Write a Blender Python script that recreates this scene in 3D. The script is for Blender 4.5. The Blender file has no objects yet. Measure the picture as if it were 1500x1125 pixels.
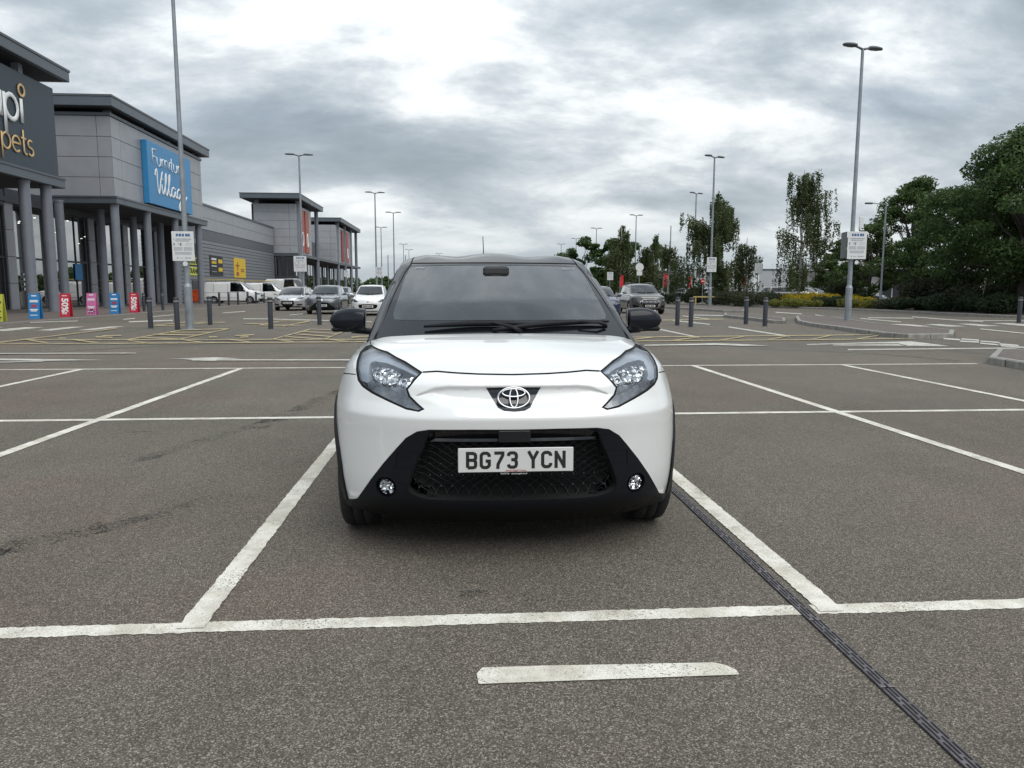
import bpy, bmesh, math, random
import numpy as np
from mathutils import Vector, Matrix, Quaternion
from mathutils.geometry import delaunay_2d_cdt

random.seed(7); RNG = np.random.default_rng(7)
S = bpy.context.scene
PI = math.pi

# ---------------------------------------------------------------- camera
CAM_H = 1.278
PITCH, YAW, ROLL = 0.124737, 0.0720796, 0.001355
FPX = 1105.686                      # focal length in pixels of a 1500 px wide picture
def cam_basis():
    cy, sy = math.cos(YAW), math.sin(YAW)
    w = Vector((sy*math.cos(PITCH), cy*math.cos(PITCH), -math.sin(PITCH)))
    r = Vector((cy, -sy, 0)); u = r.cross(w)
    return math.cos(ROLL)*r+math.sin(ROLL)*u, -math.sin(ROLL)*r+math.cos(ROLL)*u, w
_r, _u, _w = cam_basis()
cam_d = bpy.data.cameras.new('camera'); cam = bpy.data.objects.new('camera', cam_d)
S.collection.objects.link(cam)
m3 = Matrix((_r, _u, -_w)).transposed()
cam.matrix_world = Matrix.Translation((0, 0, CAM_H)) @ m3.to_4x4()
cam_d.sensor_width = 36; cam_d.lens = FPX/1500*36; cam_d.clip_start = 0.05; cam_d.clip_end = 6000
S.camera = cam
S.render.resolution_x = 1024; S.render.resolution_y = 768

# ---------------------------------------------------------------- sky, sun, exposure
S.view_settings.view_transform = 'Standard'; S.view_settings.look = 'None'
S.view_settings.gamma = 1; S.view_settings.exposure = EXPOSURE = 0.50
SUN_EL, SUN_AZ = math.radians(55), math.radians(150)      # azimuth from +y clockwise
world = bpy.data.worlds.new('World'); S.world = world; world.use_nodes = True
nt = world.node_tree; N = nt.nodes; Lk = nt.links; N.clear()
out = N.new('ShaderNodeOutputWorld'); bg = N.new('ShaderNodeBackground'); bg.inputs[1].default_value = 0.1
sky = N.new('ShaderNodeTexSky'); sky.sky_type = 'NISHITA'; sky.sun_disc = False
sky.sun_elevation = SUN_EL; sky.sun_rotation = SUN_AZ; sky.air_density = 1.0; sky.dust_density = 2.0
tc = N.new('ShaderNodeTexCoord'); sep = N.new('ShaderNodeSeparateXYZ'); Lk.new(tc.outputs['Generated'], sep.inputs[0])
def M_(op, a, b=None, c=None, tree=None, clamp=False):
    t = tree or nt
    n = t.nodes.new('ShaderNodeMath'); n.operation = op; n.use_clamp = clamp
    for i, v in enumerate((a, b, c)):
        if v is None: continue
        if isinstance(v, (int, float)): n.inputs[i].default_value = v
        else: t.links.new(v, n.inputs[i])
    return n.outputs[0]
def ramp(tree, fac, stops, interp='LINEAR'):
    n = tree.nodes.new('ShaderNodeValToRGB'); n.color_ramp.interpolation = interp
    e = n.color_ramp.elements
    while len(e) < len(stops): e.new(0.5)
    for i, (p, c) in enumerate(stops):
        e[i].position = p; e[i].color = (*c, 1) if len(c) == 3 else c
    tree.links.new(fac, n.inputs[0]); return n.outputs[0]
def noise(tree, vec, scale, detail=4, rough=0.5, dist=0.0, w=None):
    n = tree.nodes.new('ShaderNodeTexNoise')
    if w is not None: n.noise_dimensions = '4D'; n.inputs['W'].default_value = w
    n.inputs['Scale'].default_value = scale; n.inputs['Detail'].default_value = detail
    n.inputs['Roughness'].default_value = rough; n.inputs['Distortion'].default_value = dist
    if vec is not None: tree.links.new(vec, n.inputs['Vector'])
    return n.outputs['Fac']
# a cloud deck seen from below: direction projected on a shell, so that clouds flatten towards the horizon
zc = M_('ADD', M_('MAXIMUM', sep.outputs[2], 0.0), 0.38)
cx = M_('DIVIDE', sep.outputs[0], zc); cy_ = M_('DIVIDE', sep.outputs[1], zc)
cmb = N.new('ShaderNodeCombineXYZ'); Lk.new(M_('ADD', cx, 0.4), cmb.inputs[0]); Lk.new(M_('MULTIPLY', cy_, 1.6), cmb.inputs[1]); Lk.new(M_('MULTIPLY', sep.outputs[2], 1.2), cmb.inputs[2])
big = noise(nt, cmb.outputs[0], 1.05, 3, 0.5, 0.2, w=2.2)
puff = noise(nt, cmb.outputs[0], 2.1, 11, 0.6, 0.2, w=5.5)
wisp = noise(nt, cmb.outputs[0], 6.5, 8, 0.6, 0.6, w=7.5)
nn = M_('ADD', M_('ADD', M_('MULTIPLY', big, 0.43), M_('MULTIPLY', puff, 0.49)), M_('MULTIPLY', wisp, 0.08))
cloud = ramp(nt, nn, [(0.37, (1.95, 2.32, 2.66)), (0.44, (2.5, 2.92, 3.3)), (0.49, (3.35, 3.8, 4.2)), (0.525, (4.5, 4.9, 5.2)), (0.56, (6.2, 6.5, 6.65)), (0.61, (8.0, 8.15, 8.15))])
# overcast skies are brighter overhead than at the horizon
elev = M_('MULTIPLY_ADD', M_('MAXIMUM', sep.outputs[2], 0.0), 0.8, 0.90)
hz = ramp(nt, sep.outputs[2], [(0.0, (4.5, 5.0, 5.2)), (1.0, (4.5, 5.0, 5.2))])
hf = ramp(nt, sep.outputs[2], [(0.0, (.75, .75, .75)), (0.10, (.25, .25, .25)), (0.22, (0, 0, 0))])
mh = N.new('ShaderNodeMix'); mh.data_type = 'RGBA'; Lk.new(hf, mh.inputs[0]); Lk.new(cloud, mh.inputs[6]); Lk.new(hz, mh.inputs[7])
vm = N.new('ShaderNodeVectorMath'); vm.operation = 'SCALE'; Lk.new(mh.outputs[2], vm.inputs[0]); Lk.new(elev, vm.inputs['Scale'])
mixs = N.new('ShaderNodeMix'); mixs.data_type = 'RGBA'
gap = ramp(nt, noise(nt, cmb.outputs[0], 1.4, 6, 0.55, 0.4, w=1.5), [(0.58, (1, 1, 1)), (0.70, (0.85, 0.85, 0.85))])
Lk.new(gap, mixs.inputs[0]); Lk.new(sky.outputs[0], mixs.inputs[6]); Lk.new(vm.outputs[0], mixs.inputs[7])
Lk.new(mixs.outputs[2], bg.inputs[0]); Lk.new(bg.outputs[0], out.inputs[0])

sd = bpy.data.lights.new('sun', 'SUN'); sd.energy = 1.5; sd.angle = math.radians(55); sd.color = (1, 0.96, 0.9)
sun = bpy.data.objects.new('sun', sd); S.collection.objects.link(sun)
sdir = Vector((math.sin(SUN_AZ)*math.cos(SUN_EL), math.cos(SUN_AZ)*math.cos(SUN_EL), math.sin(SUN_EL)))
sun.rotation_euler = sdir.to_track_quat('Z', 'Y').to_euler()

# ---------------------------------------------------------------- materials
MATS = {}
def mat(name, col, rough=0.5, metal=0.0, coat=0.0, spec=0.5, bump=None, var=None, trans=0.0, emit=None):
    """principled material; var = (scale, amount) tones the base colour, bump = (scale, strength)"""
    if name in MATS: return MATS[name]
    m = bpy.data.materials.new(name); m.use_nodes = True; t = m.node_tree
    b = t.nodes['Principled BSDF']
    b.inputs['Roughness'].default_value = rough; b.inputs['Metallic'].default_value = metal
    b.inputs['Coat Weight'].default_value = coat; b.inputs['Coat Roughness'].default_value = 0.03
    b.inputs['Specular IOR Level'].default_value = spec; b.inputs['Transmission Weight'].default_value = trans
    tcn = t.nodes.new('ShaderNodeTexCoord')
    v = var or (3.0, 0.06)
    nz = noise(t, tcn.outputs['Object'], v[0], 5, 0.6)
    lo = tuple(c*(1-v[1]) for c in col); hi = tuple(min(1, c*(1+v[1])) for c in col)
    cr = ramp(t, nz, [(0.32, lo), (0.68, hi)])
    t.links.new(cr, b.inputs['Base Color'])
    if bump:
        bn = t.nodes.new('ShaderNodeBump'); bn.inputs['Strength'].default_value = bump[1]; bn.inputs['Distance'].default_value = 0.01
        t.links.new(noise(t, tcn.outputs['Object'], bump[0], 4, 0.6), bn.inputs['Height']); t.links.new(bn.outputs[0], b.inputs['Normal'])
    if emit:
        b.inputs['Emission Color'].default_value = (*emit[:3], 1); b.inputs['Emission Strength'].default_value = emit[3]
    MATS[name] = m; return m
def glass_mat(name, tint, ior=1.5, rough=0.0, boost=1.6):
    """thin tinted pane: fresnel reflection over a tinted transparent layer"""
    if name in MATS: return MATS[name]
    m = bpy.data.materials.new(name); m.use_nodes = True; t = m.node_tree; t.nodes.clear()
    o = t.nodes.new('ShaderNodeOutputMaterial'); mx = t.nodes.new('ShaderNodeMixShader')
    fr = t.nodes.new('ShaderNodeFresnel'); fr.inputs[0].default_value = ior
    g = t.nodes.new('ShaderNodeBsdfGlossy'); g.inputs['Roughness'].default_value = rough
    tr = t.nodes.new('ShaderNodeBsdfTransparent'); tr.inputs[0].default_value = (*tint, 1)
    f2 = M_('MULTIPLY', fr.outputs[0], boost, tree=t, clamp=True)
    t.links.new(f2, mx.inputs[0]); t.links.new(tr.outputs[0], mx.inputs[1]); t.links.new(g.outputs[0], mx.inputs[2])
    t.links.new(mx.outputs[0], o.inputs[0]); MATS[name] = m; return m

# ---------------------------------------------------------------- object helpers
COL = S.collection
def tag(o, label=None, cat=None, group=None, kind=None):
    if label: o['label'] = label
    if cat: o['category'] = cat
    if group: o['group'] = group
    if kind: o['kind'] = kind
    return o
def empty(name, loc=(0, 0, 0), rz=0.0, label=None, cat=None, group=None, parent=None):
    o = bpy.data.objects.new(name, None); COL.objects.link(o); o.location = loc; o.rotation_euler = (0, 0, rz)
    o.empty_display_size = 0.2
    if parent: o.parent = parent
    return tag(o, label, cat, group)
class MB:
    """collects faces, then links them as one mesh object"""
    def __init__(s): s.v = []; s.f = []; s.sm = []; s.mi = []
    def add(s, vs, fs, smooth=False, mi=0):
        k = len(s.v); s.v += [tuple(map(float, p)) for p in vs]
        for f in fs: s.f.append(tuple(i+k for i in f)); s.sm.append(smooth); s.mi.append(mi)
        return s
    def box(s, c, d, rz=0.0, mi=0, bev=0.0, taper=1.0):
        """centre c, full size d"""
        x, y, z = (q/2 for q in d)
        ca, sa = math.cos(rz), math.sin(rz)
        if bev > 0:
            b = min(bev, x*.9, y*.9, z*.9); vs = []
            ring = [(-x+b, -y), (x-b, -y), (x, -y+b), (x, y-b), (x-b, y), (-x+b, y), (-x, y-b), (-x, -y+b)]
            rin = [(-x+b, -y+b), (x-b, -y+b), (x-b, -y+b), (x-b, y-b), (x-b, y-b), (-x+b, y-b), (-x+b, y-b), (-x+b, -y+b)]
            for (zz, R) in ((-z, rin), (-z+b, ring), (z-b, ring), (z, rin)):
                for (px, py) in R: vs.append((px, py, zz))
            fs = []
            for k in range(3):
                for i in range(8):
                    j = (i+1) % 8; fs.append((k*8+i, k*8+j, (k+1)*8+j, (k+1)*8+i))
            fs.append(tuple(reversed(range(8)))); fs.append(tuple(range(24, 32)))
        else:
            t = taper
            vs = [(-x, -y, -z), (x, -y, -z), (x, y, -z), (-x, y, -z), (-x*t, -y*t, z), (x*t, -y*t, z), (x*t, y*t, z), (-x*t, y*t, z)]
            fs = [(3, 2, 1, 0), (4, 5, 6, 7), (0, 1, 5, 4), (1, 2, 6, 5), (2, 3, 7, 6), (3, 0, 4, 7)]
        vs = [(c[0]+px*ca-py*sa, c[1]+px*sa+py*ca, c[2]+pz) for px, py, pz in vs]
        return s.add(vs, fs, False, mi)
    def box2(s, a, b, mi=0, bev=0.0):
        return s.box([(a[i]+b[i])/2 for i in range(3)], [abs(b[i]-a[i]) for i in range(3)], 0, mi, bev)
    def cyl(s, p, q, r, r2=None, n=12, mi=0, cap=True, smooth=True):
        p = Vector(p); q = Vector(q); r2 = r if r2 is None else r2; d = (q-p).normalized()
        a = d.orthogonal().normalized(); b = d.cross(a)
        vs = []
        for (o, rr) in ((p, r), (q, r2)):
            for i in range(n):
                t = 2*PI*i/n; vs.append(o+a*math.cos(t)*rr+b*math.sin(t)*rr)
        s.add(vs, [(i, (i+1) % n, n+(i+1) % n, n+i) for i in range(n)], smooth, mi)
        if cap:
            s.add(vs[:n], [tuple(reversed(range(n)))], False, mi); s.add(vs[n:], [tuple(range(n))], False, mi)
        return s
    def tube(s, pts, r, n=8, mi=0, closed=False, caps=True, flat=None):
        """tube along pts; r scalar or list; flat=(axis vector, factor) squashes the section"""
        P = [Vector(p) for p in pts]; k = len(P)
        R = r if isinstance(r, (list, tuple)) else [r]*k
        vs = []; ref = None
        for i in range(k):
            if closed: d = (P[(i+1) % k]-P[i-1]).normalized()
            else: d = (P[min(i+1, k-1)]-P[max(i-1, 0)]).normalized()
            if ref is None: ref = d.orthogonal().normalized()
            a = (ref-d*ref.dot(d)); a = a.normalized() if a.length > 1e-6 else d.orthogonal().normalized()
            ref = a; b = d.cross(a)
            for j in range(n):
                t = 2*PI*j/n; o = a*math.cos(t)*R[i]+b*math.sin(t)*R[i]
                if flat: ax = Vector(flat[0]); o = o-ax*o.dot(ax)*(1-flat[1])
                vs.append(P[i]+o)
        fs = []
        for i in range(k if closed else k-1):
            i2 = (i+1) % k
            for j in range(n): fs.append((i*n+j, i*n+(j+1) % n, i2*n+(j+1) % n, i2*n+j))
        if not closed and caps: fs.append(tuple(reversed(range(n)))); fs.append(tuple(range((k-1)*n, k*n)))
        return s.add(vs, fs, True, mi)
    def lathe(s, prof, c=(0, 0, 0), n=24, axis='z', mi=0, smooth=True):
        """prof = [(r, h)...] about axis through c"""
        vs = []
        for (r, h) in prof:
            for j in range(n):
                t = 2*PI*j/n; a, b = r*math.cos(t), r*math.sin(t)
                p = {'z': (a, b, h), 'x': (h, a, b), 'y': (a, h, -b)}[axis]
                vs.append((c[0]+p[0], c[1]+p[1], c[2]+p[2]))
        fs = [(i*n+j, i*n+(j+1) % n, (i+1)*n+(j+1) % n, (i+1)*n+j) for i in range(len(prof)-1) for j in range(n)]
        return s.add(vs, fs, smooth, mi)
    def prism(s, poly, z0, z1, mi=0, cap=True):
        n = len(poly)
        vs = [(x, y, z0) for x, y in poly]+[(x, y, z1) for x, y in poly]
        fs = [(i, (i+1) % n, n+(i+1) % n, n+i) for i in range(n)]
        if cap: fs += [tuple(range(n, 2*n)), tuple(reversed(range(n)))]
        return s.add(vs, fs, False, mi)
    def build(s, name, m, parent=None, loc=None, recalc=True):
        me = bpy.data.meshes.new(name); me.from_pydata(s.v, [], s.f)
        me.polygons.foreach_set('use_smooth', s.sm)
        ms = m if isinstance(m, (list, tuple)) else [m]
        for q in ms: me.materials.append(q)
        if len(ms) > 1: me.polygons.foreach_set('material_index', s.mi)
        me.validate(); me.update()
        if recalc:
            bm = bmesh.new(); bm.from_mesh(me); bmesh.ops.recalc_face_normals(bm, faces=bm.faces); bm.to_mesh(me); bm.free()
        o = bpy.data.objects.new(name, me); COL.objects.link(o)
        if parent: o.parent = parent
        if loc: o.location = loc
        return o
_KIDS = {}
def copy_tree(o, parent=None):
    c = o.copy(); COL.objects.link(c); c.parent = parent
    for ch in o.children: copy_tree(ch, c)
    return c
def flat_sheet(name, polys, z, m, parent=None):
    """list of 2-D polygons laid as one sheet at height z"""
    b = MB()
    for p in polys: b.add([(x, y, z) for x, y in p], [tuple(range(len(p)))])
    o = b.build(name, m, parent, recalc=False)
    me = o.data
    bm = bmesh.new(); bm.from_mesh(me)
    for f in bm.faces:
        if f.normal.z < 0: f.normal_flip()
    bm.to_mesh(me); bm.free(); return o

# ---------------------------------------------------------------- text
def text_obj(txt, size, name, m, parent, mtx, depth=0.004, align='CENTER', sx=1.0, bold=0.0):
    cu = bpy.data.curves.new('t', 'FONT'); cu.body = txt; cu.size = size; cu.align_x = align; cu.align_y = 'CENTER'
    cu.extrude = depth/2; cu.offset = bold; cu.resolution_u = 3
    to = bpy.data.objects.new('t', cu); COL.objects.link(to)
    dg = bpy.context.evaluated_depsgraph_get(); dg.update()
    me = bpy.data.meshes.new_from_object(to.evaluated_get(dg)); bpy.data.objects.remove(to); bpy.data.curves.remove(cu)
    me.transform(Matrix.Diagonal((sx, 1, 1, 1))); me.transform(mtx); me.materials.clear(); me.materials.append(m)
    o = bpy.data.objects.new(name, me); COL.objects.link(o)
    if parent: o.parent = parent
    return o
def face_mtx(origin, right, up):
    """local x->right, y->up, z->normal"""
    r = Vector(right).normalized(); u = Vector(up).normalized(); n = r.cross(u)
    m = Matrix((r, u, n)).transposed().to_4x4(); m.translation = Vector(origin); return m
# stroke letters: polylines in a unit box (x-height 0.5, cap 1.0)
def arc(cx, cy, rx, ry, a0, a1, n=14):
    return [(cx+rx*math.cos(math.radians(a0+(a1-a0)*i/n)), cy+ry*math.sin(math.radians(a0+(a1-a0)*i/n))) for i in range(n+1)]
GL = {
 'a': ([arc(.27, .27, .25, .27, 0, 360), [(.52, .54), (.52, 0)]], .62),
 'c': ([arc(.27, .27, .25, .27, 45, 315)], .52),
 'e': ([[(.02, .29), (.52, .29)]+arc(.27, .27, .25, .27, 8, 312)], .60),
 'i': ([[(.06, .54), (.06, 0)]], .18), 'l': ([[(.06, .95), (.06, 0)]], .18),
 'n': ([[(.05, .54), (.05, 0)], [(.05, .30)]+arc(.26, .30, .21, .24, 180, 0)+[(.47, 0)]], .60),
 'u': ([[(.05, .54), (.05, .24)]+arc(.26, .24, .21, .24, 180, 360), [(.47, .54), (.47, 0)]], .60),
 'p': ([[(.05, .54), (.05, -.36)], arc(.31, .27, .25, .27, 0, 360)], .66),
 'r': ([[(.05, .54), (.05, 0)], [(.05, .28)]+arc(.27, .28, .22, .26, 180, 75)], .38),
 't': ([[(.14, .84), (.14, .16)]+arc(.26, .14, .12, .14, 180, 290), [(0, .54), (.30, .54)]], .38),
 's': ([arc(.2, .405, .16, .135, 50, 250)[:]+arc(.2, .135, .17, .135, 90, -140)], .44),
 'F': ([[(.05, 0), (.05, .95), (.5, .95)], [(.05, .5), (.42, .5)]], .52),
 'T': ([[(0, .95), (.6, .95)], [(.3, .95), (.3, 0)]], .58),
}
def stroke_text(b, txt, mtx, size, r, italic=0.0, closed_ok=True, depth=0.5):
    x = 0
    nrm = (mtx.to_3x3() @ Vector((0, 0, 1))).normalized()
    for ch in txt:
        if ch == ' ': x += .3*size; continue
        L, adv = GL[ch]
        for pl in L:
            P = [mtx @ Vector((x+(px+italic*py)*size, py*size, 0)) for px, py in pl]
            cl = (P[0]-P[-1]).length < 1e-5
            if cl: P = P[:-1]
            b.tube(P, r, 8, closed=cl, flat=(nrm, depth))
        x += adv*size
    return x
# ================================================================ car surfaces
def tab(xs, ys, s=0.0):
    """smoothed piecewise-linear table"""
    xs = np.array(xs, float); ys = np.array(ys, float)
    g = np.linspace(xs[0], xs[-1], 801); v = np.interp(g, xs, ys)
    if s > 0:
        st = (xs[-1]-xs[0])/800; k = int(3*s/st)+1; w = np.exp(-0.5*(np.arange(-k, k+1)*st/s)**2); w /= w.sum()
        # linear extrapolation at both ends keeps the slope
        a = v[0]-(v[1]-v[0])*np.arange(k, 0, -1); b = v[-1]+(v[-1]-v[-2])*np.arange(1, k+1)
        v = np.convolve(np.concatenate([a, v, b]), w, 'valid')
    def f(q): return np.interp(q, g, v)
    return f
def smax(a, b, k):
    h = np.clip(0.5+0.5*(a-b)/k, 0, 1); return b*(1-h)+a*h+k*h*(1-h)
class Shape:
    """closed smooth body given by g(x,y,z) < 0, with a star centre and a scale"""
    def __init__(s, g, c, sc): s.g = g; s.c = np.array(c, float); s.sc = np.array(sc, float)
    def hit(s, uv):
        """stereographic parameter plane -> surface points"""
        uv = np.atleast_2d(np.asarray(uv, float)); r2 = (uv**2).sum(1)
        d = np.stack([2*uv[:, 0]/(1+r2), 2*uv[:, 1]/(1+r2), (1-r2)/(1+r2)], 1)*s.sc
        lo = np.zeros(len(uv)); hi = np.full(len(uv), 3.0)
        for _ in range(40):
            m = (lo+hi)/2; p = s.c+d*m[:, None]; ins = s.g(p[:, 0], p[:, 1], p[:, 2]) < 0
            lo = np.where(ins, m, lo); hi = np.where(ins, hi, m)
        return s.c+d*((lo+hi)/2)[:, None]
    def uv(s, P):
        q = (np.atleast_2d(P)-s.c)/s.sc; q = q/np.linalg.norm(q, axis=1)[:, None]
        return q[:, :2]/(1+q[:, 2:3])
    def ray(s, O, D, t0, t1, n=500):
        """first entry along rays"""
        O = np.atleast_2d(O).astype(float); D = np.atleast_2d(D).astype(float); D = np.broadcast_to(D, O.shape)
        lo = np.full(len(O), t0); done = np.zeros(len(O), bool); st = (t1-t0)/n
        for k in range(n):
            p = O+D*(lo+st)[:, None]; ins = s.g(p[:, 0], p[:, 1], p[:, 2]) < 0
            done |= ins; lo = np.where(done, lo, lo+st)
        hi = lo+st
        for _ in range(30):
            m = (lo+hi)/2; p = O+D*m[:, None]; ins = s.g(p[:, 0], p[:, 1], p[:, 2]) < 0
            hi = np.where(ins, m, hi); lo = np.where(ins, lo, m)
        return O+D*hi[:, None], done
    def proj(s, view, pts):
        """2-D drawing coordinates -> surface points; front (x,z), back (x,z), left/right (y,z), top (x,y)"""
        p = np.array(pts, float); z0 = np.zeros(len(p))
        if view == 'front': O, D = np.stack([p[:, 0], z0-0.5, p[:, 1]], 1), (0, 1, 0); T = 3.0
        elif view == 'back': O, D = np.stack([p[:, 0], z0+s.c[1]*2+1.5, p[:, 1]], 1), (0, -1, 0); T = 3.0
        elif view == 'left': O, D = np.stack([z0-1.6, p[:, 0], p[:, 1]], 1), (1, 0, 0); T = 1.6
        elif view == 'right': O, D = np.stack([z0+1.6, p[:, 0], p[:, 1]], 1), (-1, 0, 0); T = 1.6
        else: O, D = np.stack([p[:, 0], p[:, 1], z0+3.2], 1), (0, 0, -1); T = 3.0
        h, ok = s.ray(O, D, 0, T)
        if not ok.all():        # beyond the silhouette: slide to the nearest edge of the surface
            bad = np.where(~ok)[0]; ts = np.linspace(0, T, 300); DD = np.array(D, float)
            for i in bad:
                q = O[i]+ts[:, None]*DD; h[i] = q[np.argmin(s.g(q[:, 0], q[:, 1], q[:, 2]))]
        return h, ok
    def normal(s, P):
        e = 1.5e-3; n = np.zeros_like(P)
        for i in range(3):
            d = np.zeros(3); d[i] = e; a = P+d; b = P-d
            n[:, i] = s.g(a[:, 0], a[:, 1], a[:, 2])-s.g(b[:, 0], b[:, 1], b[:, 2])
        return n/np.maximum(np.linalg.norm(n, axis=1), 1e-9)[:, None]
def inpoly(pts, poly):
    x, y = pts[:, 0], pts[:, 1]; c = np.zeros(len(pts), bool); n = len(poly)
    for i in range(n):
        x1, y1 = poly[i]; x2, y2 = poly[(i+1) % n]
        if y1 == y2: continue
        k = ((y1 > y) != (y2 > y)) & (x < (x2-x1)*(y-y1)/(y2-y1)+x1); c ^= k
    return c
def densify(p, h, closed=True):
    o = []; n = len(p)
    for i in range(n if closed else n-1):
        a = np.array(p[i], float); b = np.array(p[(i+1) % n], float); k = max(1, int(np.ceil(np.linalg.norm(b-a)/h)))
        for j in range(k): o.append(tuple(a+(b-a)*j/k))
    if not closed: o.append(tuple(p[-1]))
    return o
def smooth_poly(p, it=2, closed=True):
    """corner-cutting (Chaikin)"""
    p = [np.array(q, float) for q in p]
    for _ in range(it):
        o = []; n = len(p)
        if not closed: o.append(p[0])
        for i in range(n if closed else n-1):
            a, b = p[i], p[(i+1) % n]; o += [a*.75+b*.25, a*.25+b*.75]
        if not closed: o.append(p[-1])
        p = o
    return [tuple(q) for q in p]
def band(line, w, closed=False):
    """polyline -> thin closed outline of width w"""
    p = np.array(line, float); n = len(p); L = []; R = []
    for i in range(n):
        a = p[max(i-1, 0)]; b = p[min(i+1, n-1)]; t = b-a; t = t/max(np.linalg.norm(t), 1e-9); q = np.array([-t[1], t[0]])*w/2
        L.append(tuple(p[i]+q)); R.append(tuple(p[i]-q))
    return L+R[::-1]
def mirx(p): return [(-a, b) for a, b in p]

def make_low(P):
    """lower body of a car from its tables"""
    nose = tab(*P['nose'], P.get('nose_s', .015)); tail = tab(*P['tail'], .03); W = tab(*P['W'], .03); H = tab(*P['H'], .05)
    plan = tab(*P.get('plan', ([0, P['L']], [0, 0])), .05)
    yc, yr, n = P['yc'], P['yr'], P['n']; hx, hd = P.get('crown', (.7, .03)); ex, ek = P.get('edge', (.7, 4))
    sc = P.get('sculpt'); arches = P['wheels']; fl = P.get('flare', .015)
    def g(x, y, z):
        ax = np.abs(x); y0 = nose(z)
        if sc is not None: y0 = y0+sc(x, z)
        w = W(z)+plan(y)
        for (wy, wz, wr) in arches: w = w+fl*np.exp(-((y-wy)/.42)**2-((z-.5)/.3)**2)
        b = np.clip((yc-y)/(yc-y0), 0, None); y1 = tail(z); br = np.clip((y-yr)/(y1-yr), 0, None)
        a = ax/w
        r = (a**n+b**n+br**3.2)**(1/n)
        g1 = (r-1)*.85
        h = H(y)-hd*(x/hx)**2-ek*np.clip(ax-ex, 0, None)**2
        g2 = (z-h)
        return smax(smax(g1, g2, P.get('k', .06)), P.get('zb', .18)-z, .02)
    return Shape(g, P['c'], P['sc'])
def make_top(P):
    ws = tab(*P['ws'], .02); R = tab(*P['roof'], .06); k = P.get('k2', .05)
    xb, tb = P['side']; rb, rt = P['rear']; bub = P.get('bubble'); cv = P.get('wcurve', .14); taper = P.get('ttaper', .04); yt = P['c2'][1]
    def g(x, y, z):
        ax = np.abs(x); yy = y-cv*(x/.7)**2
        gA = (z-ws(yy))*.85
        h = R(y)-.03*(x/.55)**2
        if bub is not None: h = h+bub(x, y)
        gR = z-h
        gS = ax-(xb-tb*(z-1.0)-.06*np.clip(z-1.0, 0, None)**2-taper*np.clip((y-yt)/1.2, 0, None)**2)
        gB = (y-(rb-rt*(z-1.0)-.12*(x/.6)**2))*.8
        return smax(smax(smax(gA, gR, .05), gS, k), gB, .07)
    def g2(x, y, z): return smax(g(x, y, z), P.get('zt', .85)-z, .01)
    return Shape(g2, P['c2'], P['sc2'])
HERO = dict(L=3.70, c=(0, 1.75, .62), sc=(.87, 1.75, .45), yc=.80, yr=2.9, n=2.7, k=.05, zb=.168,
    nose=([.10, .17, .23, .30, .40, .50, .60, .655, .70, .73, .76, .80, .845, .89, .93, 1.1], [.17, .10, .065, .045, .03, .022, .012, .004, .0, .020, .042, .058, .072, .115, .20, .55]), nose_s=.007,
    tail=([.1, .3, .5, .7, 1.0, 1.3], [3.6, 3.68, 3.70, 3.66, 3.58, 3.5]),
    W=([.1, .2, .28, .35, .5, .62, .72, .80, .88, .95, 1.0, 1.1, 1.3], [.845, .872, .888, .897, .895, .889, .884, .868, .842, .815, .795, .76, .70]),
    H=([-.2, .05, .12, .2, .35, .55, .75, .95, 1.3, 2.2, 3.7], [.70, .855, .887, .925, .968, 1.005, 1.03, 1.047, 1.065, 1.09, 1.10]),
    crown=(.7, .03), edge=(.62, 1.2), wheels=[(.76, .33, .33), (3.19, .33, .33)], flare=.012,
    ws=([.4, .78, 1.2, 1.80, 2.2, 2.6], [.84, 1.015, 1.21, 1.46, 1.60, 1.74]), roof=([.5, 1.5, 1.85, 2.2, 2.6, 3.1, 3.6], [1.36, 1.47, 1.509, 1.535, 1.537, 1.505, 1.44]),
    side=(.765, .222), rear=(3.55, .42), c2=(0, 2.05, .88), sc2=(.72, 1.35, .62), wcurve=.13)
def _lens(x, z):
    ax = np.abs(x); zu = np.interp(ax, [0, .30, .36, .47], [.846, .846, .838, .790]); zl = np.interp(ax, [0, .15, .30, .47], [.722, .726, .742, .788])
    t = np.clip(np.minimum((zu-z)/.030, (z-zl)/.055), 0, 1); t = t*t*(3-2*t)
    hw = np.interp(z, [.28, .34, .40, .645, .70], [.36, .40, .475, .385, .37])
    q = np.clip(np.minimum(np.minimum((hw-np.abs(x))*.8, z-.318), .648-z)/.035, 0, 1); q = q*q*(3-2*q)
    # cheek: the white wing stands proud of the black cladding beside the lamp
    return .024*t+.034*q
HERO['sculpt'] = _lens
def _bub(x, y):
    m = np.clip((y-1.78)/.25, 0, 1)
    return m*(.012*np.exp(-((np.abs(x)-.47)/.09)**2)-.016*np.exp(-((np.abs(x)-.24)/.10)**2)+.004*np.exp(-(x/.12)**2))
HERO['bubble'] = _bub
HX, HY = .254, 3.34
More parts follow.
